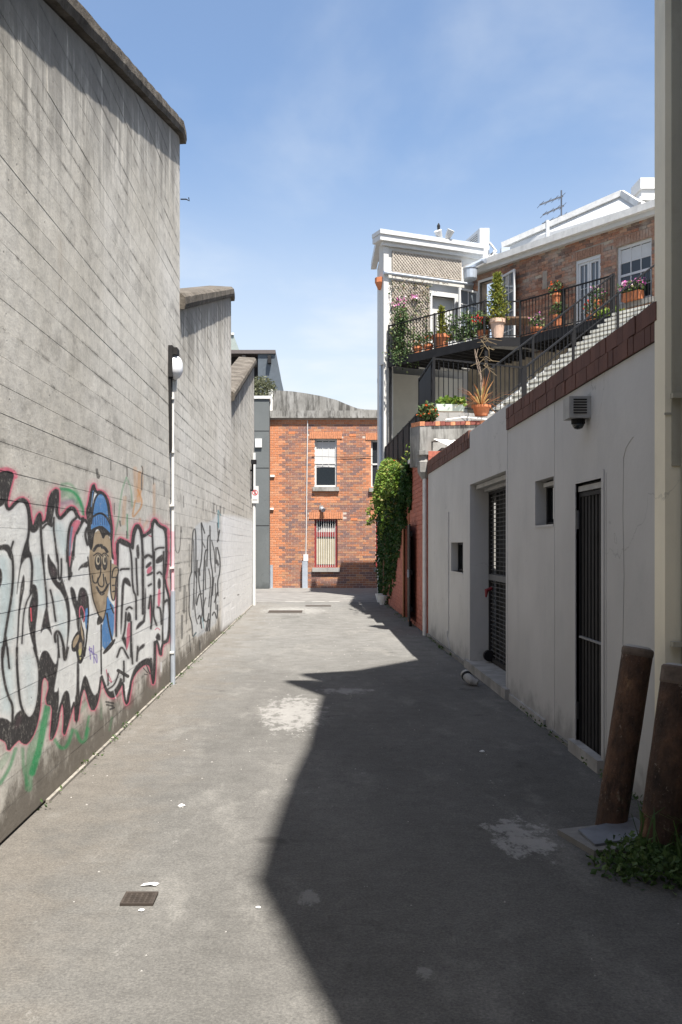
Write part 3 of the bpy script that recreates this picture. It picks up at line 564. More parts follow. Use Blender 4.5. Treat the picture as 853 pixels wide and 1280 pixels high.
def render_mat(name, col, streak=0.25, stain=(0.2, 0.18, 0.15), bump=0.002):
    s = N(name); a = s.noise(0.8, 6, 0.6); st = s.noise(2.4, 7, 0.7, s.pos((2.2, 2.2, 0.25))); fn = s.noise(40, 4, 0.6)
    f = s.rng(a, 0.3, 0.7, 0.88, 1.06); cc = s.n('ShaderNodeCombineXYZ')
    for i in range(3): s.l(f, cc.inputs[i])
    c = s.mix(1.0, col, cc.outputs[0], 'MULTIPLY')
    c = s.mix(s.rng(st, 0.52, 0.75, 0, streak, True), c, stain)
    sp = s.n('ShaderNodeSeparateXYZ'); s.l(s.geo.outputs['Position'], sp.inputs[0])
    blo = s.rng(s.noise(1.7, 7, 0.72, s.pos((1, 1, 0.8), (4, 9, 2))), 0.48, 0.66, 0, streak * 0.7, True); c = s.mix(blo, c, stain)
    vo = s.n('ShaderNodeTexVoronoi'); vo.feature = 'DISTANCE_TO_EDGE'; vo.inputs['Scale'].default_value = 0.55
    wv = s.n('ShaderNodeVectorMath', operation='ADD'); nn = s.n('ShaderNodeTexNoise'); nn.inputs['Scale'].default_value = 2.2; nn.inputs['Detail'].default_value = 6; s.l(s.geo.outputs['Position'], nn.inputs['Vector'])
    s.l(s.geo.outputs['Position'], wv.inputs[0]); s.l(nn.outputs['Color'], wv.inputs[1]); s.l(wv.outputs[0], vo.inputs['Vector'])
    ck = s.math('MULTIPLY', s.rng(vo.outputs['Distance'], 0.0, 0.004, 0.5, 0), s.rng(s.noise(0.7, 3), 0.48, 0.56, 0, 1)); c = s.mix(ck, c, tuple(x * 0.35 for x in col))
    foot = s.rng(s.math('ADD', sp.outputs['Z'], s.rng(s.noise(3, 6, 0.7), 0.3, 0.7, -0.15, 0.15)), 0.0, 0.28, 0.7, 0, True); c = s.mix(foot, c, tuple(x * 0.4 for x in col))
    s.bump(s.math('ADD', fn, s.math('MULTIPLY', s.noise(5, 4), 2.0)), 0.5, bump)
    return s.fin(c, 0.75, spec=0.3)

def rust_mat():
    s = N('rusted_steel'); a = s.noise(5, 7, 0.7, s.pos((1, 1, 0.5))); b = s.noise(40, 5, 0.7)
    c = s.ramp(a, [(0.34, (0.020, 0.013, 0.010)), (0.47, (0.062, 0.036, 0.024)), (0.58, (0.115, 0.062, 0.038)), (0.65, (0.19, 0.11, 0.06)), (0.72, (0.17, 0.15, 0.13))])
    c = s.mix(s.rng(b, 0.6, 0.72, 0, 0.6), c, (0.20, 0.15, 0.12)); c = s.mix(s.rng(s.noise(13, 8, 0.8, s.pos((1, 1, 0.7), (3, 3, 3))), 0.60, 0.63, 0, 0.75), c, (0.25, 0.20, 0.16)); c = s.mix(s.rng(s.noise(6, 8, 0.8, s.pos((1, 1, 0.4), (6, 1, 3))), 0.56, 0.62, 0, 0.7), c, (0.018, 0.013, 0.011)); s.bump(s.math('ADD', s.math('MULTIPLY', a, 2.5), b), 0.9, 0.012)
    return s.fin(c, s.rng(b, 0.3, 0.7, 0.55, 0.95), 0.1, 0.3)

def glass_mat(name, col=(0.02, 0.025, 0.03)):
    s = N(name); m = s.fin(col, 0.04, 0, 0.6); return m

M_WALL = concrete_wall_mat(); M_COPE = coping_mat(); M_ASPH = asphalt_mat(); M_RUST = rust_mat()
M_GARAGE = render_mat('white_painted_render', (0.495, 0.485, 0.465), 0.5, (0.40, 0.40, 0.39))
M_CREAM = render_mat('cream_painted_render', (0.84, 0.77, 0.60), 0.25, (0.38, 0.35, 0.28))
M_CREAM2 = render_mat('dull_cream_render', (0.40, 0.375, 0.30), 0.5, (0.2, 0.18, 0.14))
M_TOWER = render_mat('white_tower_render', (0.56, 0.55, 0.52), 0.15, (0.5, 0.47, 0.42))
M_WHITE = plain('white_gloss_paint', (0.54, 0.54, 0.53), 0.45, 0.05)
M_OFFW = plain('dusty_white_paint', (0.66, 0.65, 0.62), 0.6, 0.12, grime=0.4)
M_BLACK = plain('black_iron', (0.014, 0.014, 0.015), 0.6, 0.2, spec=0.12)
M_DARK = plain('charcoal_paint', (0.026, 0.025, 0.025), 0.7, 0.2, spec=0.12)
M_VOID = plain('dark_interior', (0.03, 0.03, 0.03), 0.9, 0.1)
M_GREYB = render_mat('dark_grey_cladding', (0.115, 0.125, 0.125), 0.15, (0.16, 0.17, 0.17))
M_GALV = plain('galvanised_steel', (0.42, 0.46, 0.51), 0.45, 0.15, 3, 0.4)
M_CEMENT = render_mat('weathered_cement', (0.30, 0.29, 0.27), 0.8, (0.10, 0.095, 0.085), 0.006)
def parapet_mat():
    s = N('weathered_parapet_cement'); a = s.noise(1.6, 7, 0.7, s.pos((1, 1, 0.6))); b = s.noise(7, 6, 0.7, s.pos((1, 1, 0.12)))
    c = s.ramp(a, [(0.3, (0.13, 0.125, 0.115)), (0.5, (0.23, 0.225, 0.21)), (0.72, (0.33, 0.325, 0.31))])
    c = s.mix(s.rng(b, 0.44, 0.66, 0, 0.85, True), c, (0.055, 0.052, 0.047)); s.bump(s.math('ADD', a, b), 0.5, 0.01)
    return s.fin(c, 0.95, spec=0.1)
M_PARAPET = parapet_mat()
M_SHADEG = plain('grubby_pale_grey', (0.34, 0.335, 0.32), .7, .15, 8, grime=.4)
M_KERB = plain('pale_concrete', (0.30, 0.29, 0.27), 0.9, 0.25, 4, bump=0.004, grime=0.5)
M_MORTAR = plain('mortar', (0.46, 0.39, 0.33), 0.95, 0.2, 8)
M_MORTD = plain('dirty_mortar', (0.32, 0.27, 0.22), 0.95, 0.25, 4)
M_TERRA = plain('terracotta', (0.48, 0.17, 0.075), 0.8, 0.2, 9, bump=0.003)
M_GLASS = glass_mat('dark_window_glass'); M_GLASSP = glass_mat('reflecting_window_glass', (0.10, 0.115, 0.13))
M_RED = plain('dark_red_paint', (0.22, 0.035, 0.035), 0.5, 0.15)
M_BLIND = plain('cream_blind', (0.37, 0.33, 0.235), 0.8, 0.08)
M_WOOD = plain('brown_timber', (0.13, 0.075, 0.045), 0.7, 0.25, 5)
M_LATT = plain('grey_lattice_timber', (0.37, 0.33, 0.28), 0.85, 0.2, 8)
M_STONE = plain('pale_stone_tread', (0.55, 0.54, 0.49), 0.85, 0.15, 6, bump=0.003, grime=0.3)
B_FAR = island('orange_and_plum_bricks', [(0.0, (0.39, 0.165, 0.085)), (0.2, (0.31, 0.14, 0.085)), (0.38, (0.23, 0.12, 0.092)), (0.55, (0.17, 0.108, 0.10)), (0.70, (0.28, 0.145, 0.10)), (0.85, (0.41, 0.21, 0.115)), (1.0, (0.155, 0.105, 0.10))], bump=0.003)
B_QUOIN = island('bright_orange_bricks', [(0.0, (0.50, 0.205, 0.10)), (0.5, (0.45, 0.18, 0.09)), (0.85, (0.52, 0.245, 0.135)), (1.0, (0.37, 0.16, 0.09))])
B_OLD = island('old_brown_bricks', [(0.0, (0.26, 0.12, 0.075)), (0.3, (0.36, 0.18, 0.11)), (0.5, (0.20, 0.11, 0.078)), (0.7, (0.41, 0.24, 0.155)), (0.88, (0.14, 0.09, 0.072)), (1.0, (0.42, 0.34, 0.25))], bump=0.008, wear=0.5)
B_PAINT = island('red_painted_bricks', [(0.0, (0.33, 0.10, 0.065)), (0.5, (0.38, 0.12, 0.08)), (1.0, (0.29, 0.09, 0.06))], 0.7)
B_COPE = island('dark_red_coping_bricks', [(0.0, (0.10, 0.03, 0.025)), (0.4, (0.15, 0.045, 0.035)), (0.7, (0.19, 0.06, 0.045)), (1.0, (0.07, 0.03, 0.028))], 0.8)
def cope_obj():
    s = N('dark_red_coping_brick_single'); oi = s.n('ShaderNodeObjectInfo')
    c = s.ramp(oi.outputs['Random'], [(0.0, (0.105, 0.048, 0.035)), (0.4, (0.12, 0.055, 0.040)), (0.8, (0.145, 0.066, 0.047)), (1.0, (0.09, 0.043, 0.033))])
    c = s.mix(s.rng(s.noise(16, 5, 0.7), 0.5, 0.75, 0, 0.5), c, (0.05, 0.025, 0.024)); s.bump(s.noise(60, 4), 0.6, 0.004); return s.fin(c, 0.8)
M_COPEB = cope_obj()
L_IVY = leafmat('ivy_leaves', [(0, (0.012, 0.035, 0.008)), (0.5, (0.024, 0.066, 0.014)), (0.9, (0.05, 0.10, 0.024)), (1, (0.11, 0.08, 0.03))])
L_VINE = leafmat('lime_vine_leaves', [(0, (0.05, 0.105, 0.015)), (0.5, (0.12, 0.20, 0.025)), (0.85, (0.22, 0.28, 0.05)), (1, (0.26, 0.20, 0.07))])
L_GREEN = leafmat('garden_leaves', [(0, (0.03, 0.06, 0.02)), (0.6, (0.075, 0.125, 0.04)), (0.9, (0.14, 0.19, 0.075)), (1, (0.18, 0.13, 0.06))])
L_CONIF = leafmat('conifer_sprays', [(0, (0.09, 0.12, 0.02)), (0.6, (0.18, 0.20, 0.035)), (1, (0.28, 0.26, 0.05))])
L_OLIVE = leafmat('olive_leaves', [(0, (0.06, 0.07, 0.035)), (0.6, (0.13, 0.14, 0.08)), (1, (0.22, 0.22, 0.14))])
L_WEED = leafmat('weed_leaves', [(0, (0.03, 0.06, 0.018)), (0.6, (0.06, 0.11, 0.03)), (1, (0.12, 0.17, 0.06))])
L_TWIG = leafmat('dry_twigs', [(0, (0.16, 0.11, 0.06)), (1, (0.34, 0.27, 0.17))])
L_RED = leafmat('red_petals', [(0, (0.55, 0.02, 0.03)), (1, (0.75, 0.06, 0.04))])
L_ORANGE = leafmat('orange_petals', [(0, (0.75, 0.09, 0.02)), (1, (0.85, 0.18, 0.04))])
L_PINK = leafmat('pink_petals', [(0, (0.60, 0.10, 0.38)), (0.6, (0.75, 0.30, 0.55)), (1, (0.85, 0.75, 0.8))])
L_YUCCA = leafmat('copper_blades', [(0, (0.16, 0.06, 0.025)), (0.6, (0.30, 0.13, 0.05)), (1, (0.32, 0.25, 0.09))])

# ------------------------------------------------------------------ ground
def sheet(name, x0, x1, y0, y1, z, mat, nx=1, ny=1):
    mb = MB(); mb.quad((x0, y0, z), (x1, y0, z), (x1, y1, z), (x0, y1, z)); o = mb.build(name, mat, loc=(0, 0, 0)); o['kind'] = 'structure'; return o
M_EARTH = plain('distant_ground', (0.12, 0.115, 0.105), 0.95, 0.2, 0.3)
sheet('ground', -400, 400, -200, 900, -0.012, M_EARTH)
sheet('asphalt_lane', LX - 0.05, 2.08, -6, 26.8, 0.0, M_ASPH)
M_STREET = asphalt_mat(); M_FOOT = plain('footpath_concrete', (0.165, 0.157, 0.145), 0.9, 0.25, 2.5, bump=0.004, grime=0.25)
sheet('cross_street', -30, 30, 26.8, 32.4, 0.0, M_FOOT)
sheet('footpath', -30, 30, 32.4, 35.95, 0.004, M_FOOT)
for (a, b, y) in ((-0.8, -0.25, 26.75), (-0.05, 0.3, 26.72), (0.42, 0.72, 26.78)):
    mb = MB(); mb.quad((a, y, 0.004), (b, y, 0.004), (b, y + 0.22, 0.004), (a, y + 0.22, 0.004)); o = mb.build('road_marking', M_KERB, loc=((a + b) / 2, y, 0)); o['kind'] = 'structure'
mb = MB(); mb.box(LX, LX + 0.022, 5.8, 26.0, 0, 0.02); o = mb.build('kerb_strip', plain('dirty_kerb', (0.23, 0.21, 0.18), .95, .5, 5, grime=.8)); o['kind'] = 'structure'

# ------------------------------------------------------------------ brick courses as geometry
def brick_courses(P, s0, s1, z0, z1, holes, which, mbs, bl=0.23, bh=0.076, j=0.010, proud=0.008, rough=0.003):
    """which(s, z) -> index into mbs, or None to skip"""
    row = 0; z = z0
    while z + bh <= z1 + 0.03:
        zt = min(z + bh, z1); zc = (z + zt) / 2
        cuts = sorted([(h[0], h[1]) for h in holes if h[2] < zc < h[3]])
        spans = []; a = s0
        for c0, c1 in cuts:
            if c0 > a: spans.append((a, c0))
            a = max(a, c1)
        if a < s1: spans.append((a, s1))
        for a, b in spans:
            t = s0 - (bl + j) * (0.5 if row % 2 else 0.0)
            while t < b:
                p, q = max(t, a), min(t + bl, b)
                if q - p > 0.02:
                    k = which((p + q) / 2, zc)
                    if k is not None:
                        d = proud + float(rng.uniform(-rough, rough)); mb = mbs[k]; n = len(mb.v)
                        for (aa, dd, zz) in ((p, d, z), (q, d, z), (q, d, zt), (p, d, zt), (p, -.01, z), (q, -.01, z), (q, -.01, zt), (p, -.01, zt)): mb.v.append(tuple(P.p(aa, dd, zz)))
                        mb.f += [(n, n + 1, n + 2, n + 3), (n, n + 4, n + 5, n + 1), (n + 2, n + 6, n + 7, n + 3), (n + 1, n + 5, n + 6, n + 2), (n, n + 3, n + 7, n + 4)]
                t += bl + j
        z += bh + j; row += 1

def holed(P, s0, s1, z0, z1, d0, d1, holes, mb):
    S_ = sorted({s0, s1, *[h[0] for h in holes], *[h[1] for h in holes]}); S_ = [x for x in S_ if s0 <= x <= s1]
    for a, b in zip(S_[:-1], S_[1:]):
        zs = sorted([(h[2], h[3]) for h in holes if h[0] <= a + 1e-6 and h[1] >= b - 1e-6]); z = z0
        for c, d in zs:
            if c > z: mb.pbox(P, a, b, d0, d1, z, c)
            z = max(z, d)
        if z < z1: mb.pbox(P, a, b, d0, d1, z, z1)
    return mb

def sash_window(P, parent, s0, s1, z0, z1, d, cols, rows, frame=M_WHITE, barz=0.0, glass=M_GLASS, fw=0.06, name='window', blind=None, split=True):
    f = MB(); f.pbox(P, s0, s0 + fw, d - 0.05, d, z0, z1).pbox(P, s1 - fw, s1, d - 0.05, d, z0, z1).pbox(P, s0 + fw, s1 - fw, d - 0.05, d, z1 - fw, z1).pbox(P, s0 + fw, s1 - fw, d - 0.05, d, z0, z0 + fw * 1.2)
    w = f.build(name, frame, parent)
    zm = (z0 + z1) / 2 if split else z1 - fw
    mb = MB()
    if split: mb.pbox(P, s0 + fw, s1 - fw, d - 0.055, d - 0.012, zm - 0.03, zm + 0.03)
    for i in range(1, cols):
        x = s0 + fw + (s1 - s0 - 2 * fw) * i / cols
        mb.pbox(P, x - 0.013, x + 0.013, d - 0.045, d - 0.02, max(z0 + fw * 1.2, barz), z1 - fw)
    halves = ((z0 + fw * 1.2, zm), (zm, z1 - fw)) if split else ((z0 + fw * 1.2, z1 - fw),)
    for (a, b) in halves:
        for k in range(1, rows):
            z = a + (b - a) * k / rows; mb.pbox(P, s0 + fw, s1 - fw, d - 0.043, d - 0.022, z - 0.012, z + 0.012)
    if mb.v: mb.build('glazing_bars', frame, w)
    for (a, b) in halves:
        MB().quad(P.p(s0 + fw, d - 0.035, a), P.p(s1 - fw, d - 0.035, a), P.p(s1 - fw, d - 0.035, b), P.p(s0 + fw, d - 0.035, b)).build('pane', glass, w)
    if blind: MB().quad(*[P.p(a, d - 0.034, z) for a, z in ((s0 + fw, blind[0]), (s1 - fw, blind[0]), (s1 - fw, blind[1]), (s0 + fw, blind[1]))]).build('blind', blind[2], w)
    return w

def railing(name, pts, label, bot=0.08, top=1.0, gap=0.11, posts=True, mat=None, fat=0.013, group=None, flight=False, slat=False, shiftz=(0, 0)):
    """pts: floor-level 3D points; posts at every point, balusters between"""
    mat = mat or M_BLACK
    t = thing(name, pts[0], label, 'railing', group)
    me = None
    for i, (a, b) in enumerate(zip(pts[:-1], pts[1:])):
        a = Vector(a); b = Vector(b); up = Vector((0, 0, 1))
        MB().bar(a + up * top, b + up * top, 0.045, 0.03).build('top_rail', mat, t)
        MB().bar(a + up * bot, b + up * bot, 0.035, 0.02).build('bottom_rail', mat, t)
        L = (b - a).length; n = max(2, int(L / gap)); rz = math.atan2((b - a).y, (b - a).x)
        if me is None:
            w = fat; mb = MB(); mb.box(-w / 2 if not slat else -w * 3, w / 2 if not slat else w * 3, -w / 2, w / 2, bot, top); me = mesh_of(mb, 'baluster' if not slat else 'slat', mat)
        for k in range(1, n): put(me, 'baluster' if not slat else 'slat', t, a + (b - a) * (k / n), rz)
        nm = max(1, round(L / 1.5)) if posts else 1
        for k in range(0 if i == 0 else 1, nm + 1):
            if posts or True:
                p = a + (b - a) * (k / nm); MB().box(p.x - 0.026, p.x + 0.026, p.y - 0.026, p.y + 0.026, p.z, p.z + top + 0.03).build('post', mat, t)
    return t

def leaves(n, size, fn, up=0.3, asp=0.6):
    mb = MB()
    for _ in range(n): mb.leaf(fn(), size * float(rng.uniform(0.6, 1.3)), up, asp)
    return mb
def ball(c, r): 
    def f():
        v = rng.normal(size=3); v /= np.linalg.norm(v); return Vector(c) + Vector(v * np.array(r) * float(rng.uniform(0.35, 1)) ** 0.6)
    return f
# ------------------------------------------------------------------ sawtooth concrete wall
wall = thing('concrete_wall', (LX, 4.4, 0), 'tall board-marked concrete wall with a sawtooth top and spray-painted letters along the lane', 'wall')
PL = Plane((LX, 0), (0, 1), (1, 0))
BAY = [(-2.8, 4.4, 4.45, 6.5), (4.4, 11.6, 4.45, 6.52), (11.6, 18.8, 4.42, 6.45), (18.8, 26.05, 4.40, 6.50)]
def topz(i, y): b = BAY[i]; return b[2] + (b[3] - b[2]) * (y - b[0]) / (b[1] - b[0])
BH = 0.148
mb = MB()
for i, b in enumerate(BAY):
    mb.prism([PL.p(b[0], -0.012, -0.05), PL.p(b[1], -0.012, -0.05), PL.p(b[1], -0.012, topz(i, b[1]) - 0.01), PL.p(b[0], -0.012, topz(i, b[0]) - 0.01)], (-0.28, 0, 0))
mb.build('wall_core', M_WALL, wall)
def imprint(i, a, b, z0, z1, d):
    pts = [(a, z0), (b, z0)]
    zb, za = min(z1, topz(i, b) - 0.02), min(z1, topz(i, a) - 0.02)
    if zb <= z0 + 0.01: return None
    if za <= z0:                           # clipped by the sloping top
        y = BAY[i][0] + (z0 - BAY[i][2] + 0.02) / ((BAY[i][3] - BAY[i][2]) / (BAY[i][1] - BAY[i][0])); pts = [(y, z0), (b, z0)]; za = None
    pts.append((b, zb))
    if zb >= z1 - 1e-6 and (za is None or za < z1 - 1e-6):
        y = BAY[i][0] + (z1 - BAY[i][2] + 0.02) / ((BAY[i][3] - BAY[i][2]) / (BAY[i][1] - BAY[i][0]))
        if y < b - 0.01: pts.append((y, z1))
    if za is not None: pts.append((a, za))
    return MB().prism([PL.p(y, d + float(rng.normal(0, 0.0004)), z) for y, z in pts], (-0.012 - d, 0, 0))
nimp = 0; rest = MB()
for i, b in enumerate(BAY):
    z = 0.02; r = 0
    while z < b[3] - 0.03:
        cuts = [b[0]]
        y = b[0] + float(rng.uniform(1.4, 5.2))
        while y < b[1] - 1.0: cuts.append(y); y += float(rng.choice([3.6, 4.2, 4.8]))
        cuts.append(b[1])
        for a, c in zip(cuts[:-1], cuts[1:]):
            g = float(rng.choice([0.0008, 0.0016, 0.0026, 0.0042], p=[.4, .34, .2, .06]))
            m = imprint(i, a + 0.0003, c - 0.0003, z + g / 2, z + BH - g / 2, float(abs(rng.normal(0, 0.0006))))
            if m is None: continue
            if i == 0 or nimp >= 292: 
                k = len(rest.v); rest.v += m.v; rest.f += [tuple(q + k for q in f) for f in m.f]
            else: m.build('board_imprint', M_WALL, wall); nimp += 1
        z += BH
rest.build('board_imprint_field', M_WALL, wall, kind='stuff')
for i, b in enumerate(BAY):                # rough copings: jittered profile swept up the slope
    mb = MB(); n = 60; prof = [(-0.40, -0.02), (0.058, 0.0), (0.072, 0.06), (0.066, 0.145), (0.02, 0.185), (-0.40, 0.21)]; rings = []
    y0, y1 = b[0] - 0.0, b[1] + 0.10
    for k in range(n + 1):
        y = y0 + (y1 - y0) * k / n; rings.append(len(mb.v)); drop = 0.10 * max(0, (k - n + 1.5) / 1.5)
        for q, (d, h) in enumerate(prof):
            jt = float(rng.normal(0, 0.002)) if q in (1, 2, 3, 4) else 0
            mb.v.append(tuple(PL.p(y, d + jt, topz(i, min(y, b[1] + .1)) + h + jt - drop)))
    m = len(prof)
    for k in range(n):
        for q in range(m): q2 = (q + 1) % m; mb.f.append((rings[k] + q, rings[k] + q2, rings[k + 1] + q2, rings[k + 1] + q))
    mb.f.append(tuple(rings[0] + q for q in range(m))); mb.f.append(tuple(rings[-1] + q for q in range(m - 1, -1, -1)))
    mb.build('coping', M_COPE, wall)

# bulkhead lamp and its conduit
Yl = 1.62 * F / (CX - 212); zl = EYE - (455 - CY) / F * Yl
t = thing('bulkhead_lamp', (LX, Yl, zl), 'round white wall lamp on a black back plate at the top of the white conduit', 'lamp')
MB().pbox(PL, Yl - 0.11, Yl + 0.11, 0.004, 0.05, zl - 0.16, zl + 0.19).build('back_plate', M_DARK, t)
MB().pbox(PL, Yl - 0.09, Yl + 0.09, 0.05, 0.10, zl + 0.09, zl + 0.17).build('hood', M_DARK, t)
mb = MB(); rr = [(0.015 + 0.09 * math.sin(a), 0.05 + 0.10 * math.cos(a)) for a in np.linspace(math.pi / 2, 0.05, 7)]; rings = []
for r, d in rr:
    rings.append(len(mb.v))
    for k in range(16):
        a = 2 * math.pi * k / 16; mb.v.append(tuple(PL.p(Yl + r * math.cos(a), d, zl - 0.04 + r * 1.35 * math.sin(a))))
for i in range(len(rings) - 1):
    for k in range(16): mb.f.append((rings[i] + k, rings[i] + (k + 1) % 16, rings[i + 1] + (k + 1) % 16, rings[i + 1] + k))
mb.f.append(tuple(rings[-1] + k for k in range(16))); mb.build('dome', plain('opal_lens', (0.72, 0.73, 0.76), 0.25, 0.03), t, smooth=True)
MB().prism([PL.p(Yl - .10, .03, zl - .16), PL.p(Yl + .06, .03, zl - .16), PL.p(Yl + .05, .03, zl - .95), PL.p(Yl - .03, .03, zl - 1.0)], (-.03, 0, 0)).build('lamp_shadow_strip', M_DARK, t)  # dark tapered strip standing in for the lamp's cast shadow on the wall
MB().tube([PL.p(Yl + 0.05, 0.06, zl - 0.16), PL.p(Yl + 0.05, 0.05, zl - 0.3)], 0.022).build('cable_gland', M_OFFW, t)
Yp = Yl + 0.02
t = thing('conduit', (LX, Yp, 0), 'white conduit pipe running down the concrete wall below the bulkhead lamp', 'pipe')
M_PINKP = plain('pink_sprayed_pipe', (0.72, 0.42, 0.46), 0.5, 0.15)
for a, b, m, nm in ((1.72, zl - 0.16, M_OFFW, 'upper_pipe'), (1.05, 1.72, M_PINKP, 'sprayed_pipe'), (0.0, 1.05, M_GALV, 'lower_pipe')):
    MB().tube([PL.p(Yp, 0.035, a), PL.p(Yp, 0.035, b)], 0.016 if nm != 'lower_pipe' else 0.028).build(nm, m, t)
for z in (0.35, 1.3, 2.0, 2.6, 3.2): MB().pbox(PL, Yp - 0.035, Yp + 0.035, 0.006, 0.054, z, z + 0.02).build('saddle_clip', M_OFFW, t)
hk = MB().tube([W(226, 249, 11.75), W(233, 249, 11.75), W(237, 251, 11.75), W(236, 247, 11.75)], 0.008, 6).build('iron_hook', M_BLACK); tag(hk, 'thin bent iron hook sticking out of the end of the tall concrete wall', 'hook')

# white corner post, sign and black bracket at the far end
Ye = 25.2; xe = LX + 0.05
cp = MB().tube([(xe, Ye, 0), (xe, Ye, EYE - (566 - CY) / F * Ye)], 0.045, 10); o = cp.build('corner_post', M_WHITE); tag(o, 'slim white post at the far end of the concrete wall', 'post')
t = thing('warning_sign', (xe, Ye - 0.06, 2.7), 'small white rectangular sign with a red figure on the white post', 'sign')
a = W(314.5, 629, Ye - 0.07); b = W(323.5, 607.5, Ye - 0.07)
MB().box(a.x, b.x, Ye - 0.075, Ye - 0.055, a.z, b.z).build('sign_plate', M_WHITE, t)
cxs, czs = (a.x + b.x) / 2, a.z + (b.z - a.z) * 0.62
mb = MB(); yy = Ye - 0.079
for k in range(20):
    a0, a1 = 2 * math.pi * k / 20, 2 * math.pi * (k + 1) / 20
    mb.quad(*[(cxs + r * math.cos(q), yy, czs + r * math.sin(q)) for r, q in ((.06, a0), (.074, a0), (.074, a1), (.06, a1))])
mb.quad((cxs - .05, yy, czs + .038), (cxs - .038, yy, czs + .05), (cxs + .05, yy, czs - .038), (cxs + .038, yy, czs - .05))
mb.build('prohibition_ring', plain('signal_red', (0.6, 0.03, 0.05), 0.5, 0.05), t)
mb = MB(); yy = Ye - 0.077
mb.quad((cxs - .012, yy, czs + .028), (cxs + .012, yy, czs + .028), (cxs + .012, yy, czs + .05), (cxs - .012, yy, czs + .05)); mb.quad((cxs - .018, yy, czs - .01), (cxs + .018, yy, czs - .01), (cxs + .015, yy, czs + .025), (cxs - .015, yy, czs + .025)); mb.quad((cxs - .025, yy, czs - .05), (cxs - .01, yy, czs - .05), (cxs + .004, yy, czs - .01), (cxs - .014, yy, czs - .01)); mb.quad((cxs + .012, yy, czs - .05), (cxs + .026, yy, czs - .05), (cxs + .014, yy, czs - .01), (cxs - .002, yy, czs - .01))
mb.build('walking_figure', M_BLACK, t)
mb = MB()
for i in range(6): mb.quad(*[(cxs + (-.06 + i * .021) + dx, yy, a.z + .075 + dz) for dx, dz in ((0, 0), (.013, 0), (.013, .022), (0, .022))])
mb.build('lettering', M_DARK, t)
t = thing('bracket_lamp', (LX, 24.6, 3.3), 'black bracket lamp on a pole fixed to the far end of the concrete wall', 'lamp')
yb = 24.4
MB().tube([PL.p(yb, .06, EYE - (614 - CY) / F * yb), PL.p(yb, .06, EYE - (577 - CY) / F * yb)], 0.026).build('pole', M_BLACK, t)
MB().pbox(PL, yb - .12, yb + .12, .03, .16, EYE - (580 - CY) / F * yb, EYE - (575 - CY) / F * yb).build('lamp_head', M_BLACK, t)
for y in (613, 588): MB().bar(PL.p(yb, 0, EYE - (y - CY) / F * yb), PL.p(yb, .08, EYE - (y - CY) / F * yb), .04).build('bracket', M_BLACK, t)

# ------------------------------------------------------------------ buildings beyond the concrete wall
t = thing('grey_building', (-2.4, 35, 0), 'narrow dark grey rendered building wall with a pale cap, left of the orange brick building', 'building')
gz = EYE + 188 / F * 35
MB().box(-2.9, -1.63, 35.0, 41, 0, gz - 0.1).build('wall', M_GREYB, t)
MB().box(-2.95, -1.60, 34.95, 41, gz - 0.1, gz).build('cap', M_OFFW, t)
a = W(319, 559, 34.9); b = W(327.5, 548, 34.9); MB().box(a.x, b.x, 34.93, 35, a.z, b.z).build('vent_plate', M_WHITE, t)
MB().box(-3.2, -2.3, 34.6, 34.8, 0, 2.35).build('roller_shutter', M_DARK, t)
for k in range(23): MB().box(-2.3, -2.14, 34.55, 34.8, 0.05 + k * .1, .13 + k * .1).build('shutter_slat', M_DARK, t)
for z in (2.3, 4.4, 5.75): MB().box(-2.9, -1.63, 34.994, 35.0, z, z + .02).build('panel_joint', M_DARK, t)
sh = thing('olive_shrub', (-1.95, 36, gz), 'grey green shrub growing on top of the dark grey wall', 'shrub')
leaves(1500, .14, ball((-1.95, 36, gz + .35), (.55, .5, .55)), 0, .35).build('foliage', L_OLIVE, sh)
MB().tube([(-1.95, 36, gz - .05), (-1.93, 36, gz + .4)], .03, 6).build('stem', M_WOOD, sh)
t = thing('modern_roof_building', (-4, 45, 0), 'dark flat roofed building with glazed side seen above the stepped concrete wall', 'building')
a = W(280, 466, 45); b = W(345, 440, 45)
MB().box(-9, -2.0, 45.4, 52, 0, a.z + .8).build('wall', M_DARK, t)
MB().box(-9, b.x, 44.6, 52, b.z - .15, b.z + .02).build('roof_edge', plain('brown_fascia', (0.10, 0.085, 0.08), .6, .1), t)
mb = MB(); mb.prism([(b.x, 44.7, b.z - .15), (b.x + .45, 44.7, b.z - 2.2), (b.x + .45, 44.7, 0), (-2.6, 44.7, 0), (-2.6, 44.7, b.z - .15)], (0, 6, 0)); mb.build('glazed_side', plain('blue_grey_glass', (0.085, 0.10, 0.115), .4, .1), t)
for x in (305, 337): c = W(x, 447, 44.5); MB().box(c.x - .08, c.x + .08, 44.45, 45.4, c.z - .25, c.z + .1).build('beam_end', M_DARK, t)
c = W(293, 475, 44.9); MB().box(c.x - .5, c.x + .6, 45.3, 45.42, c.z - .6, c.z + .75).build('window', M_GLASSP, t)
t = thing('pale_green_building', (-8, 60, 0), 'sliver of pale grey green building peeping over the concrete wall', 'building')
a = W(280, 440, 60); b = W(292, 418, 60)
mb = MB(); mb.prism([(-12, 60, 0), (b.x + .2, 60, 0), (W(298, 440, 60).x, 60, a.z), (b.x, 60, b.z), (-12, 60, b.z + .4)], (0, 8, 0)); mb.build('wall', plain('pale_green_cladding', (0.27, 0.31, 0.29), .7, .1), t)
MB().bar((b.x - 2, 59.96, b.z + .07), (b.x + .05, 59.96, b.z + .02), .12).build('roof_edge', M_OFFW, t)

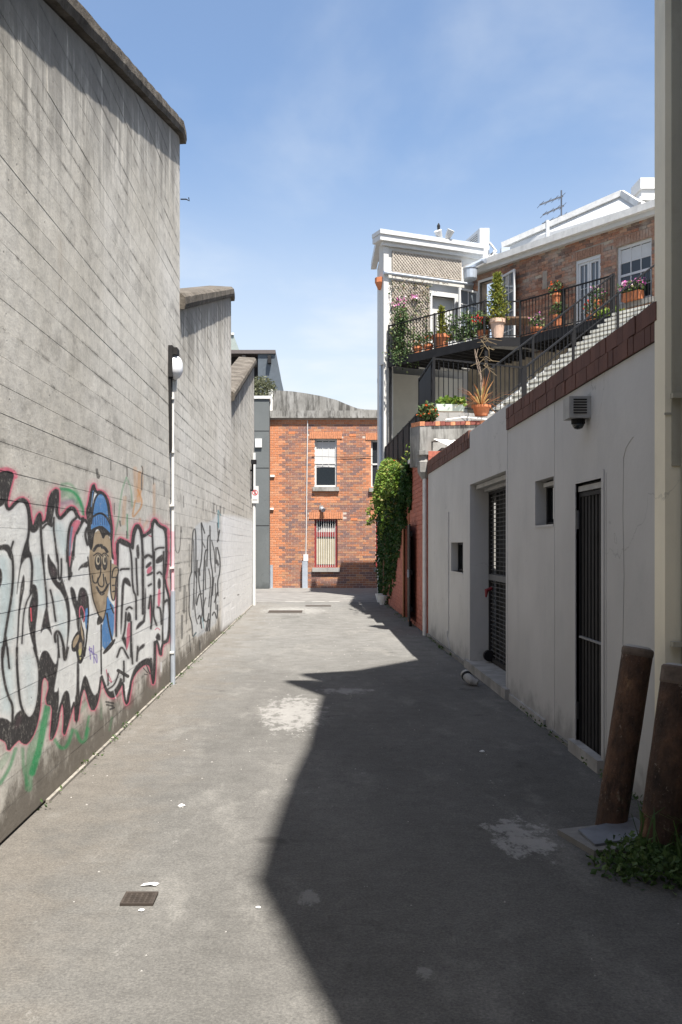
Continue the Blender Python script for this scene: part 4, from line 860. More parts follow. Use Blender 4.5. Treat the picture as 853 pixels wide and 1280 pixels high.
# ------------------------------------------------------------------ orange brick building at the end
YB = 35.8
PB = Plane((0, YB), (1, 0), (0, -1))
bx = lambda x: (x - CX) / F * YB
bz = lambda y: EYE - (y - CY) / F * YB
br = thing('brick_building', (0, YB, 0), 'two storey orange and plum brick building facing up the lane under a curved cement parapet', 'building')
holes = [(bx(393.8), bx(421.3), bz(608.7), bz(548.6)), (bx(393.2), bx(422.3), bz(709.5), bz(648.8)), (bx(464), bx(491), bz(609.7), bz(550.2)), (bx(470), bx(497), bz(709.5), bz(648.8))]
SX0, SX1, ZT = bx(337), 9.0, bz(523)
holed(PB, SX0, SX1, 0, ZT, -.35, 0, holes, MB()).build('wall', M_MORTAR, br)
def which(s, z):
    for h in holes:
        up = h is holes[0] or h is holes[2]
        jam = .10 + (.11 if int(z / .172) % 2 else 0)
        if h[2] - .02 < z < h[3] and h[0] - jam < s < h[1] + jam: return 1 if up else 0
        if h[3] <= z < h[3] + .24 and h[0] - .22 < s < h[1] + .22: return None
        if up and h[2] - .55 < z < h[2] - .2 and h[0] - .05 < s < h[1] + .05: return 1
    if s < SX0 + .40 + (.16 if int(z / .172) % 2 else 0): return 1
    if z > ZT - .26: return 1
    return 0
VENTS = [(365, 541), (441, 544), (443, 649), (352.5, 547)]
mA, mQ = MB(), MB()
brick_courses(PB, SX0, SX1, 0, ZT, holes, which, [mA, mQ])
mA.build('brick_courses', B_FAR, br, kind='stuff'); mQ.build('quoin_courses', B_QUOIN, br, kind='stuff')
for h in holes:
    n = 15; w = (h[1] - h[0] + .40) / n
    me = mesh_of(MB().box(0, w - .01, -.03, 0, 0, .25), 'lintel_brick', B_QUOIN)
    for k in range(n): put(me, 'lintel_brick', br, (h[0] - .2 + k * w, YB - .002 + random.uniform(-.003, .003), h[3] + .008))
for (x, y) in VENTS[:3]: MB().pbox(PB, bx(x) - .12, bx(x) + .12, -.03, .016, bz(y) - .045, bz(y) + .045).build('air_brick', M_TERRA, br)
for h in holes:
    MB().pbox(PB, h[0] - .08, h[1] + .08, .0, .10, h[2] - .155, h[2] - .002).build('sill', M_CEMENT, br)
sash_window(PB, br, holes[0][0], holes[0][1], holes[0][2], holes[0][3], -.10, 3, 1, barz=bz(583), blind=(bz(584), bz(552), plain('white_blind', (0.50, 0.50, 0.49), .8, .04)))
sash_window(PB, br, holes[2][0], holes[2][1], holes[2][2], holes[2][3], -.10, 2, 1)
for h in (holes[1], holes[3]):
    zt = h[3] - .58
    w = sash_window(PB, br, h[0], h[1], h[2], zt, -.09, 1, 1, M_RED, glass=M_GLASS, fw=.08, split=False, blind=(h[2] + .12, zt - .1, M_BLIND))
    w2 = sash_window(PB, br, h[0], h[1], zt, h[3], -.09, 1, 1, M_RED, glass=M_GLASS, fw=.08, name='fanlight', split=False, blind=(zt + .09, zt + .3, plain('grey_blind', (.4, .38, .35), .8, .05)))
    for k in range(9): s_ = h[0] + .1 + k * (h[1] - h[0] - .2) / 8; MB().pbox(PB, s_ - .006, s_ + .006, -.07, -.055, h[2] + .02, h[3] - .02).build('security_bar', M_OFFW, w)
mb = MB(); tops = [(337, 488.5), (349.5, 488), (366, 489.2), (383, 491.6), (402, 495), (421, 500), (434, 505.5), (446.5, 510.3), (456, 511.8), (470, 512.2), (520, 512)]
poly = [(bx(337), bz(515))] + [(bx(x), bz(y)) for x, y in tops] + [(SX1, bz(512)), (SX1, bz(515))]
mb.prism([PB.p(s, .0, z) for s, z in poly], (0, .35, 0)); mb.build('parapet', M_PARAPET, br)
MB().pbox(PB, SX0 - .02, SX1, -.3, .09, bz(521), bz(513.6)).pbox(PB, SX0 - .03, SX1, -.3, .14, bz(523), bz(521.1)).build('cornice', M_PARAPET, br)
MB().pbox(PB, SX0 - .03, SX0 + .12, -.3, .05, bz(513.5), bz(487.2)).build('parapet_pier', M_OFFW, br)
t = thing('meter_cable', (bx(383), YB - .05, 0), 'thin white cable conduit down the brick wall to a small white box', 'conduit')
MB().tube([PB.p(bx(384.8), .04, bz(526)), PB.p(bx(382.6), .04, bz(697))], .018, 6).build('pipe', M_WHITE, t)
MB().pbox(PB, bx(379.5), bx(385.5), .01, .14, bz(701), bz(693)).build('meter_box', M_WHITE, t)
o = MB().box(bx(378.2), bx(384.8), YB - .2, YB - .02, 0, bz(701.5)).build('pipe_guard', M_GALV); tag(o, 'square galvanised pipe guard below the white meter box on the brick wall', 'pipe guard')
o = MB().tube([(bx(339.5), YB - .25, 0), (bx(339.5), YB - .25, bz(706))], .07, 12).build('steel_bollard', M_GALV); tag(o, 'grey steel bollard by the corner of the orange brick building', 'bollard')
t = thing('security_light', (bx(402), YB, bz(636)), 'small grey spotlight on the brick wall between the two left windows', 'lamp')
MB().pbox(PB, bx(399.5), bx(404), .0, .05, bz(637), bz(632)).build('base', M_CEMENT, t); MB().tube([PB.p(bx(402), .05, bz(635)), PB.p(bx(404.5), .2, bz(638))], [.05, .09], 8).build('lamp_head', M_GALV, t)
o = MB().tube([PB.p(bx(390), .03, bz(570.2)), PB.p(bx(430), .04, bz(572)), PB.p(bx(475), .04, bz(570))], .008, 5).build('overhead_cable', M_DARK); tag(o, 'thin dark cable strung across the brick front at the upper window', 'cable')
for x, y in ((341, 595), (340, 636)): 
    o = MB().pbox(PB, bx(x - 2.8), bx(x + 2.5), 0.006, .07, bz(y + 1.3), bz(y - 1.2)).build('cable_block', M_OFFW); tag(o, 'white cable block on the orange corner, ' + ('upper of two' if y < 600 else 'lower of two'), 'cable block')
# ------------------------------------------------------------------ white garage wall on the right
RX = 1.98
PR = Plane((RX, 0), (0, 1), (-1, 0))
yr = lambda x: RX * F / (x - CX)
zr = lambda x, y: EYE - (y - CY) / F * yr(x)
ga = thing('white_garage', (RX, 5.6, 0), 'low white rendered garage wall with barred doors and dark red brick coping', 'building')
Y0, Y1 = 5.5, 16.62
dA = (9.88, 12.15, 0.11, 2.33)            # mesh door recess
wA = (yr(579), yr(564), 1.20, 1.605)      # far small window
wB = (yr(692.3), yr(669.2), 1.735, 2.13)  # near small window
gA = (yr(753), yr(720.5), 0.03, 2.02)     # barred gate
holes = [dA, wA, wB, gA]
body = MB()
holed(PR, Y0, 9.80, 0, 2.735, -.30, 0, [wB, gA], body); holed(PR, 9.80, 12.17, 0, 3.0, -.30, .004, [(9.88, 12.15, 0, 2.33)], body); holed(PR, 12.17, Y1, 0, 2.80, -.30, 0, [wA], body)
body.build('wall', M_GARAGE, ga)
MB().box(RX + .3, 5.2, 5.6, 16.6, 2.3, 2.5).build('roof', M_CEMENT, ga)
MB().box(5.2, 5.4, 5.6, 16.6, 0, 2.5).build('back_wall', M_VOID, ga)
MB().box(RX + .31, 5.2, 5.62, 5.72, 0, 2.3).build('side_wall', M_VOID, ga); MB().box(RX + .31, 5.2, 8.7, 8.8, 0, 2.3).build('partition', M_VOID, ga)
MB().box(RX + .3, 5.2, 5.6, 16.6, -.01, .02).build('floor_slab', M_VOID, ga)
for (a, b, zb) in ((5.5, 9.80, 2.735), (12.17, Y1, 2.80)):
    for r, (hz, sh) in enumerate(((.112, 0), (.112, .0))):
        L = .118 if r else .10; n = int((b - a) / L); L = (b - a) / n
        me = mesh_of(MB().box(-.012, .30, .003, L - .003, .002, hz - .003), 'coping_brick', M_COPEB)
        for k in range(n): put(me, 'coping_brick', ga, (RX - .006 + random.uniform(-.004, .004) , a + k * L, zb + r * .112 + random.uniform(-.0015, .0015)))
    MB().pbox(PR, a + .004, b - .004, -.28, .004, zb + .001, zb + .222).build('coping_mortar', M_DARK, ga)
for y in (yr(693.5), yr(758)):             # vertical movement joints
    MB().pbox(PR, y - .004, y + .004, 0.0, .003, .05, 2.73 if y > 7 else 2.05).build('movement_joint', M_GARAGE, ga)
MB().pbox(PR, yr(561.5) - .012, yr(561.5) + .012, 0, .014, .28, 2.05).build('wall_batten', M_GARAGE, ga)
MB().tube([PR.p(14.2, .006, .30), PR.p(14.15, .006, .2), PR.p(13.9, .006, .05)], .012, 5).build('cable', M_GARAGE, ga)
cw = [(792, 546), (787, 553), (783, 560), (780, 572), (779, 640), (780.5, 720), (779, 800), (781, 880)]; mbk = MB()
for (xa, ya_), (xb, yb_) in zip(cw[:-1], cw[1:]): mbk.bar(PR.p(yr(xa), .0, zr(xa, ya_)), PR.p(yr(xb), .0, zr(xb, yb_)), .005, .004)
mbk.build('hairline_crack', M_SHADEG, ga)
# windows
for h, nm in ((wA, 'f'), (wB, 'n')):
    w = MB().pbox(PR, h[0], h[0] + .05, -.16, -.10, h[2], h[3]).pbox(PR, h[1] - .05, h[1], -.16, -.10, h[2], h[3]).pbox(PR, h[0] + .05, h[1] - .05, -.16, -.10, h[2], h[2] + .03).pbox(PR, h[0] + .05, h[1] - .05, -.16, -.10, h[3] - .03, h[3]).build('window', M_BLACK, ga)
    MB().quad(PR.p(h[0], -.13, h[2]), PR.p(h[1], -.13, h[2]), PR.p(h[1], -.13, h[3]), PR.p(h[0], -.13, h[3])).build('pane', M_GLASS, w)
    if nm == 'n':
        MB().pbox(PR, h[0] + .28, h[0] + .30, -.10, -.07, h[2] + .05, h[3] - .08).build('window_stay', M_OFFW, w)
        MB().pbox(PR, h[0], h[1] - .1, -.12, -.05, h[3] - .06, h[3] - .025).build('blind_roll', M_SHADEG, w)
    MB().pbox(PR, h[0], h[1], -.16, .006, h[2] - .02, h[2] - .0).build('sill', M_GARAGE, w)
# mesh door
M_WIRE = plain('dull_grey_wire', (.10, .10, .10), .7, .1, spec=.1)
d = thing('mesh_security_door', (RX + .27, 10, .11), 'tall mesh security door recessed in the white wall with a red pull', 'door')
PD = Plane((RX + .27, 0), (0, 1), (-1, 0))
fr = MB().pbox(PD, 9.9, 9.95, 0, .04, .11, 2.3).pbox(PD, 12.08, 12.14, 0, .04, .11, 2.3).pbox(PD, 9.95, 12.08, 0, .04, 2.20, 2.3).pbox(PD, 9.95, 12.08, 0, .04, .11, .17)
fr.build('frame', M_DARK, d)
MB().pbox(PD, 9.95, 12.08, 0.0, .05, 1.13, 1.20).build('mid_rail', plain('dim_rail', (.13, .13, .13), .7, .1), d)
me = mesh_of(MB().pbox(PD, 9.95, 12.08, .012, .024, -.0045, .0045), 'mesh_wire', M_WIRE)
for k in range(38): put(me, 'mesh_wire', d, Vector((0, 0, .2 + k * .053)))
mev = mesh_of(MB().box(RX + .246, RX + .256, -.005, .005, .17, 2.2), 'upright_wire', M_WIRE)
for k in range(9): put(mev, 'upright_wire', d, Vector((0, 10.1 + k * .235, 0)))
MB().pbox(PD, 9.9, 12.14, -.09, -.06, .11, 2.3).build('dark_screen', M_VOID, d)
MB().tube([PD.p(11.95, .03, 1.03), PD.p(11.95, .10, 1.0), PD.p(11.93, .11, .92)], [.018, .028, .012], 8).build('red_pull', plain('red_plastic', (.20, .02, .025), .4, .1), d)
MB().tube([PD.p(11.9, .07, .19), PD.p(11.98, .07, .19)], .07, 12).build('wheel', M_BLACK, d)
MB().pbox(PD, 9.9, 12.13, .03, .10, 2.235, 2.285).pbox(PD, 9.9, 12.13, .12, .2, 2.27, 2.32).build('track', M_SHADEG, d)
o = MB().box(RX - .05, RX + .33, 9.7, 12.35, 0.0, .105); o = o.build('door_step', M_KERB, ga)
# barred gate
g = thing('barred_gate', (RX + .06, gA[0], .03), 'narrow black barred security gate in the white wall', 'gate')
w_ = gA[1] - gA[0]
MB().pbox(PR, gA[0], gA[0] + .03, -.06, -.02, gA[2], gA[3] - .07).pbox(PR, gA[1] - .03, gA[1], -.06, -.02, gA[2], gA[3] - .07).pbox(PR, gA[0] + .03, gA[1] - .03, -.06, -.02, gA[3] - .10, gA[3] - .07).pbox(PR, gA[0] + .03, gA[1] - .03, -.06, -.02, gA[2], gA[2] + .04).build('frame', M_BLACK, g)
meb = mesh_of(MB().pbox(PR, -.024, .024, -.05, -.03, gA[2] + .04, gA[3] - .10), 'gate_bar', M_DARK)
for k in range(7): put(meb, 'gate_bar', g, Vector((0, gA[0] + .07 + k * (w_ - .14) / 6, 0)))
MB().pbox(PR, gA[0] + .03, gA[1] - .03, -.03, -.012, .866, .88).build('mid_rail', plain('grey_rail', (.22, .22, .22), .7, .1), g)
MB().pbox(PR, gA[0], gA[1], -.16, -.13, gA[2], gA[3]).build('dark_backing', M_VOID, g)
MB().tube([PR.p(gA[1] - .015, -.01, 1.68), PR.p(gA[1] - .015, -.01, 1.82)], .012, 8).build('hinge', M_WIRE, g); MB().tube([PR.p(gA[1] - .015, -.01, .25), PR.p(gA[1] - .015, -.01, .38)], .014, 8).build('hinge', M_DARK, g)
MB().pbox(PR, gA[0] - .055, gA[0], -.05, .008, 0, gA[3] + .055).pbox(PR, gA[1], gA[1] + .05, -.05, .008, 0, gA[3] + .055).pbox(PR, gA[0], gA[1], -.05, .008, gA[3], gA[3] + .055).build('door_surround', M_GARAGE, ga)
MB().pbox(PR, gA[0], gA[1], -.055, -.015, gA[3] - .06, gA[3] - .02).build('head_bar', M_SHADEG, g)
MB().pbox(PR, gA[0] - .05, gA[1] + .05, -.02, .05, 0, .09).build('door_sill', M_KERB, ga)
MB().pbox(PR, 12.3, 16.6, -.02, .03, 0, .05).build('wall_foot', M_CEMENT, ga); MB().pbox(PR, 8.2, 9.65, -.02, .02, 0, .07).build('wall_foot', M_GARAGE, ga); MB().pbox(PR, 7.35, 8.0, -.02, .025, 0, .03).build('wall_foot', M_CEMENT, ga)
# alarm box with dome camera
ya, za, zb_ = yr(739), zr(739, 522), zr(739, 495)
t = thing('alarm_box', (RX, ya, za), 'small white louvred box with a black dome camera beneath, high on the white wall', 'alarm box')
MB().pbox(PR, ya, ya + .17, 0, .155, za, zb_).build('box', M_SHADEG, t)
for k in range(6): z = za + .03 + k * .019; MB().box(RX - .125, RX - .03, ya - .006, ya, z, z + .009).build('louvre', M_DARK, t)
MB().tube([PR.p(ya + .08, .07, za), PR.p(ya + .08, .07, za - .035)], .05, 12).build('camera_base', M_BLACK, t)
mb = MB().lathe(PR.p(ya + .08, .07, za - .075), [(.008, 0), (.03, .008), (.042, .025), (.045, .04)], 12); mb.build('camera_dome', M_GLASS, t, smooth=True)
# broken pipe elbow at the foot of the recess
c = W(590, 853, 10.7); t = thing('pipe_elbow', (c.x, 10.7, 0), 'broken white pipe elbow with a dark band lying by the recessed door step', 'pipe')
MB().tube([(c.x - .06, 10.8, .12), (c.x - .045, 10.74, .09), (c.x + .0, 10.66, .05), (c.x + .055, 10.64, .036)], [.055, .052, .045, .036], 12).build('elbow', plain('old_pipe', (.36, .35, .33), .7, .25, 9, grime=.6), t)
MB().tube([(c.x - .052, 10.77, .105), (c.x - .045, 10.74, .09)], .058, 12).build('band', M_BLACK, t)

# ------------------------------------------------------------------ tall cream building at the right edge (its height shades the lane)
cb = thing('cream_building', (2.07, 5.3, 0), 'tall cream painted building corner at the edge of the lane beside the white garage wall', 'building')
cast = lambda X, Y: ((2.07 - X) / DX, Y - DZ * (2.07 - X) / DX)
prof = []
for X, Y in ((.045, 3.12), (-.279, 4.44), (-.241, 5.21), (-.153, 6.46), (-.053, 7.47), (.026, 9.07), (.073, 10.3), (.094, 10.7)):
    h, y0 = cast(X, Y); prof.append((min(y0, 5.3), h))
pts = [(2.07, -3.4, 0), (2.07, prof[0][0] - .1, 0)] [:1]
poly = [(2.07, -3.0, 0), (2.07, 5.34, 0), (2.07, 5.34, prof[-1][1])] + [(2.07, y, h) for y, h in reversed(prof[:-1]) if y < 5.2] + [(2.07, -3.0, prof[0][1] - .3)]
mb = MB(); mb.prism(poly, (5.5, 0, 0)); mb.build('wall', M_CREAM2, cb)
gy = 5.36; hs = lambda X, Y: (X + DX * (Y - gy) / DZ, (Y - gy) / DZ)
gp = [hs(-.159, 11.55), hs(.518, 11.85), hs(1.393, 13.0)]
gpoly = [(2.0, gy, 2.0), (7.5, gy, 2.0), (7.5, gy, gp[2][1]), (gp[2][0] + .6, gy, gp[2][1] + 1.0), (gp[2][0], gy, gp[2][1]), (gp[1][0], gy, gp[1][1]), (gp[0][0], gy, gp[0][1]), (gp[0][0], gy, 12.3), (2.0, gy, 12.0)]
mb = MB(); mb.prism(gpoly, (0, .14, 0)); mb.build('gable_parapet', M_CREAM2, cb)
MB().box(1.965, 2.30, 5.37, 5.535, 0, 12.4).build('corner_pilaster', M_CREAM, cb)
MB().box(2.05, 2.3, 5.30, 5.36, 0, 11).build('return_wall', M_CREAM2, cb)
for y in (495, 805):
    c = W(847, y, 5.34); MB().box(c.x - .035, c.x + .06, 5.31, 5.352, c.z - .014, c.z + .014).build('hinge_bracket', M_CREAM2, cb)
MB().box(1.960, 2.06, 5.362, 5.37, W(830, 517, 5.36).z - .006, W(830, 517, 5.36).z + .006).build('render_joint', M_CREAM2, cb)

# unseen blocks added behind the viewer to cut skylight and deepen the lane's shade
eb = thing('lane_end_sky_blocker', (-2, -14, 0), 'unseen dark block added across the lane behind the viewer to hold back skylight', 'building')
MB().box(-16, 10, -20, -13, 0, 10).build('wall', B_PAINT if False else M_GREYB, eb); MB().box(-16.2, 10.2, -20.2, -12.8, 10, 10.3).build('roof', M_DARK, eb)  # body and top of the added unseen block at the lane end
wh = thing('side_sky_blocker', (-5, -8, 0), 'unseen dark block added beside the lane behind the viewer to hold back skylight', 'building')
MB().box(-10, LX, -12.5, -2.9, 0, 9).build('wall', M_GREYB, wh); MB().box(-10.1, LX + .1, -12.5, -2.9, 9, 9.2).build('roof', M_DARK, wh)  # body and top of the added unseen block beside the lane
# ------------------------------------------------------------------ leaning rusty bollards, plate and weeds
def rusty(base, top, r, label, k0=.93):
    t = thing('rusty_bollard', base, label, 'bollard', 'leaning rusty bollards by the wall')
    b, e = Vector(base), Vector(top); d = (e - b)
    pts = [b - d * .05] + [b + d * k for k in [k0 * q for q in (.15, .3, .45, .6, .75, .9, 1)]]
    MB().tube(pts, [r * random.uniform(.985, 1.01) for _ in pts], 24).build('post', M_RUST, t, smooth=False)
    MB().tube([b + d * k0, b + d * (k0 + .012), b + d * .99, e], [r * 1.0, r * 1.035, r * 1.035, r * .96], 24).build('cap_band', plain('lichen_grey_steel', (.11, .085, .068), .9, .4, 14, grime=.7, bump=.006, bscale=40), t)
    MB().tube([e, e + d * .012], [r * .9, r * .72], 20).build('concrete_fill', M_CEMENT, t)
    return t
b1, b2 = W(763, 1036, 5.25), W(820, 1062, 4.93)
rusty((b1.x, 5.25, 0), W(798, 810, 5.32), .083, 'rusty steel bollard leaning towards the white wall, the one nearer the barred gate', .955)
rusty((b2.x, 4.9, 0), W(854, 834, 5.0), .102, 'rusty steel bollard standing in the weeds, with a pale concrete cap', .90)
pl = thing('metal_plate', (1.5, 5.05, 0), 'loose grey metal plate lying between the two rusty bollards', 'plate')
mb = MB(); mb.prism([(W(727, 1052, 5.04).x, 5.1, .035), (W(800, 1032, 5.2).x, 5.28, .05), (W(812, 1050, 5.0).x + .05, 5.0, .04), (W(741, 1064, 4.9).x, 4.86, .03)], (0, 0, .012)); mb.build('plate', plain('dull_dirty_plate', (.17, .18, .20), .6, .3, 5, .3, grime=.5), pl)
o = MB().prism([(1.31, 5.16, 0), (1.72, 5.3, 0), (1.75, 4.85, 0), (1.40, 4.80, 0)], (0, 0, .03)).build('footing', M_CEMENT); tag(o, 'flat pale concrete footing under the metal plate', 'footing')
def wp():
    while True:
        x, y = rng.uniform(1.28, 2.05), rng.uniform(4.18, 4.95)
        if (x - 1.75) ** 2 / .20 + (y - 4.58) ** 2 / .13 < float(rng.uniform(.3, 1)): return Vector((x, y, float(rng.uniform(.0, .12) * (.5 + .8 * math.sin(x * 9) ** 2)) * (1 - ((x - 1.75) ** 2 / .26 + (y - 4.55) ** 2 / .19) * .6)))
wd = leaves(1700, .034, wp, -.4, .75)
for _ in range(46):
    x, y = rng.uniform(1.6, 2.0), rng.uniform(4.5, 4.95); a = rng.uniform(0, 6.28); h = rng.uniform(.12, .36); d = Vector((math.cos(a), math.sin(a), 0)) * h * .45; p = Vector((x, y, .0)); e = Vector((-math.sin(a), math.cos(a), 0)) * .007
    wd.quad(p - e, p + e, p + d * .5 + e * .7 + Vector((0, 0, h * .7)), p + d * .5 - e * .7 + Vector((0, 0, h * .7))); wd.quad(p + d * .5 - e * .7 + Vector((0, 0, h * .7)), p + d * .5 + e * .7 + Vector((0, 0, h * .7)), p + d * 1.15 + Vector((0, 0, h * .85)), p + d * 1.13 + Vector((0, 0, h * .84)))
o = wd.build('weeds', L_WEED, kind='stuff'); o['label'] = 'low clump of weeds and grass blades round the foot of the rusty bollards'
wd = MB()
for (a, b, x0, sx) in ((4.6, 12, LX + .03, .04), (12, 26, LX + .03, .05), (16.8, 27, 1.9, .07), (12.5, 16.5, 1.93, .03), (5.6, 9.5, 1.94, .03)):
    for _ in range(14):
        cy = rng.uniform(a, b); r = rng.uniform(.02, .1)
        for _ in range(int(rng.integers(4, 16))): wd.leaf((x0 + rng.uniform(-sx, sx), cy + rng.normal() * r, rng.uniform(.01, .04)), .03, -.6, .5)
o = wd.build('wall_weeds', L_WEED, kind='stuff'); o['label'] = 'tiny weeds growing along the foot of the walls'
# litter, grate, manhole
c = W(174.5, 1125, 1.55 * F / 442); gw = .150
gr = thing('drain_grate', (c.x, c.y, 0), 'small square rusty drain grate set in the sunlit asphalt', 'drain grate')
M_GRATE = plain('brown_cast_iron', (0.05, 0.040, 0.033), .75, .25, 20, .2)
gx, gyy = c.x, c.y; h = .072
MB().box(gx - h, gx - h + .012, gyy - h, gyy + h, .001, .012).box(gx + h - .012, gx + h, gyy - h, gyy + h, .001, .012).box(gx - h + .012, gx + h - .012, gyy - h, gyy - h + .012, .001, .012).box(gx - h + .012, gx + h - .012, gyy + h - .012, gyy + h, .001, .012).build('rim', M_GRATE, gr)
MB().box(gx - h + .01, gx + h - .01, gyy - h + .01, gyy + h - .01, .0005, .003).build('pit', M_VOID, gr)
for k in range(5): x = gx - h + .03 + k * .024; MB().box(x - .004, x + .004, gyy - h + .012, gyy + h - .012, .003, .0105).build('bar', M_GRATE, gr)
for k in range(5): y = gyy - h + .03 + k * .024; MB().box(gx - h + .012, gx + h - .012, y - .006, y + .006, .003, .0112).build('cross_bar', M_GRATE, gr)
c = W(186, 1107, 1.55 * F / 424); mb = MB(); n = 4
P_ = [[Vector((c.x + (i - 1.5) * .023 + .006 * j, c.y + (j - 1) * .016, .005 + .0025 * ((i * 7 + j * 3) % 3))) for j in range(3)] for i in range(4)]
for i in range(3):
    for j in range(2): mb.quad(P_[i][j], P_[i + 1][j], P_[i + 1][j + 1], P_[i][j + 1])
tag(mb.build('paper_scrap', plain('white_paper', (.8, .8, .79), .8, .04)), 'crumpled scrap of white paper just beyond the drain grate', 'paper')
def pebble(x, y, r, lab, m):
    Y = 1.55 * F / (y - CY); c = W(x, y, Y); mb = MB().lathe((c.x, c.y, 0), [(r * .7, 0), (r, r * .3), (r * .55, r * .6)], 8)
    mb.v = [(vx + random.uniform(-.2, .2) * r, vy + random.uniform(-.2, .2) * r, vz) for vx, vy, vz in mb.v]; tag(mb.build('stone', m), lab, 'stone')
pebble(177.5, 1138.5, .014, 'small white stone just in front of the drain grate', M_WHITE)
pebble(323, 1135, .012, 'white pebble at the tip of the big shadow on the asphalt', M_WHITE)
pebble(227, 1008, .022, 'flat pale stone on the sunlit asphalt beyond the paper scrap', M_OFFW)
pebble(603, 940, .02, 'white pebble in the shade before the barred gate', M_WHITE)
gm = MB()
for _ in range(260):
    Y = float(rng.uniform(2.4, 22)); x = float(rng.uniform(LX + .1, 1.9)); r = float(rng.uniform(.002, .0055)) * (1 + Y * .04)
    k = len(gm.v); gm.v += [(x - r, Y - r, 0), (x + r, Y - r * .6, 0), (x + r * .5, Y + r, 0), (x, Y, r * .9)]; gm.f += [(k, k + 1, k + 3), (k + 1, k + 2, k + 3), (k + 2, k, k + 3)]
o = gm.build('gravel_bits', M_KERB, kind='stuff'); o['label'] = 'loose bits of gravel scattered on the asphalt'
Ym = 1.55 * F / (765 - CY); t = thing('manhole_cover', (W(356, 765, Ym).x, Ym, 0), 'dark rectangular iron manhole cover far up the lane', 'manhole cover')
x0, x1 = W(336, 765, Ym).x, W(378, 765, Ym).x
MB().box(x0, x1, Ym - .42, Ym + .42, .001, .012).build('cover', M_GRATE, t); MB().box(x0 - .06, x1 + .06, Ym - .48, Ym - .425, .001, .010).box(x0 - .06, x1 + .06, Ym + .425, Ym + .48, .001, .010).box(x0 - .06, x0 - .003, Ym - .424, Ym + .424, .001, .010).box(x1 + .003, x1 + .06, Ym - .424, Ym + .424, .001, .010).build('frame', M_CEMENT, t)
Ym = 1.55 * F / (757.5 - CY); o = MB().box(W(382, 758, Ym).x, W(414, 758, Ym).x, Ym - .2, Ym + .2, .001, .008).build('trench_cover', M_GRATE); tag(o, 'thin brown trench drain cover near the cross street', 'drain cover')
# ------------------------------------------------------------------ red painted brick wall, downpipe, gate, ivy
YW0, YW1, ZW = 16.62, 28.0, 3.20
rb = thing('red_brick_wall', (RX, 20, 0), 'red painted brick garden wall between the white garage and the ivy', 'wall')
holesR = [(19.9, 21.0, 0, 2.1)]
holed(PR, YW0, YW1, 0, ZW, -.24, -.004, holesR, MB()).build('wall', B_PAINT, rb)
m = MB(); brick_courses(PR, YW0 + .08, YW1, 0.02, ZW - .02, holesR, lambda s, z: 0, [m], j=.012, proud=.006, rough=.002); m.build('brick_courses', B_PAINT, rb, kind='stuff')
MB().pbox(PR, 19.9, 21.0, -.2, -.12, 0, 2.1).build('recessed_door', plain('grey_brown_door', (.16, .13, .10), .7, .2), rb)
MB().pbox(PR, 21.0, 21.1, -.02, .03, 0, 2.25).pbox(PR, 19.78, 19.9, -.02, .03, 0, 2.25).build('door_post', plain('orange_brown_timber', (.30, .13, .06), .7, .2), rb)
MB().pbox(PR, YW0 + 1.4, YW1, -.28, .10, ZW, ZW + .07).build('gutter', M_OFFW, rb)
g = thing('black_gate', (1.9, 19, 0), 'black timber gate leaf swung open against the red brick wall', 'gate')
a, b = Vector((1.95, 19.75, 0)), Vector((1.86, 18.45, 0))
PG = Plane((a.x, a.y), (b - a).to_2d(), (-1, -.06)); L = (b - a).length
for k in range(7): MB().pbox(PG, k * L / 7 + .004, (k + 1) * L / 7 - .004, 0, .025, .10, 1.98).build('board', M_BLACK, g)
for z in (.3, 1.0, 1.75): MB().pbox(PG, 0, L, -.04, 0, z, z + .09).build('ledge', M_BLACK, g)
MB().pbox(PG, L - .2, L - .12, .025, .06, .95, 1.1).build('latch', M_GALV, g)
MB().tube([(1.87, 18.6, 0), (1.87, 18.6, .1)], .03, 8).build('drop_bolt', M_BLACK, g)
t = thing('downpipe', (RX - .05, 16.72, 0), 'pale downpipe with an old rain hopper between the red brick and white walls', 'pipe')
MB().tube([(RX - .05, 16.72, 0), (RX - .05, 16.72, 2.78)], .035, 8).build('pipe', M_OFFW, t)
MB().lathe((RX - .05, 16.74, 2.72), [(.05, 0), (.12, .12), (.13, .30), (.10, .32), (.10, .40), (.14, .42), (.14, .5)], 8).build('hopper', M_CEMENT, t)
iv = thing('ivy', (1.9, 24, 0), 'dense ivy with a lime green crown hanging over the red brick wall', 'ivy')
def ivy_dark():
    while True:
        y = float(rng.uniform(19.2, 28.6)); top = 3.3 if y > 17 else 3; low = np.interp(y, [19.2, 20, 20.8, 22, 23.2, 24.5, 26.5, 28.6], [2.75, 2.35, 2.15, 1.6, .9, .5, .25, .2])
        low += .25 * math.sin(y * 5.1) + .15 * math.sin(y * 11.3)
        z = float(rng.uniform(low, top)); dep = .05 + .08 * max(0, (z - 1.6) / 1.7) * (1 if y > 21 else .5) + .1 * math.sin(y * 3 + z * 4)
        return Vector((RX - float(rng.uniform(0.01, max(dep, .05))), y, z))
leaves(15000, .085, ivy_dark, .7, .75).build('foliage', L_IVY, iv)
def ivy_lime():
    y = float(rng.normal(24.0, 1.7)); y = min(max(y, 20.6), 28.2); k = max(0, 1 - abs(y - 24) / 4.2)
    a = rng.uniform(-.4, 2.2); r = (.13 + .21 * k) * float(rng.uniform(.4, 1)) ** .5
    return Vector((RX - .05 - r * abs(math.cos(a)) * 1.0 - .06 * rng.random(), y, 2.95 + .25 * k + (.55 * math.sin(a) - .12) * (.5 + .8 * k) - .16 * rng.random() ** 2))
leaves(6500, .072, ivy_lime, .25, .8).build('crown', L_VINE, iv)
mb = MB()
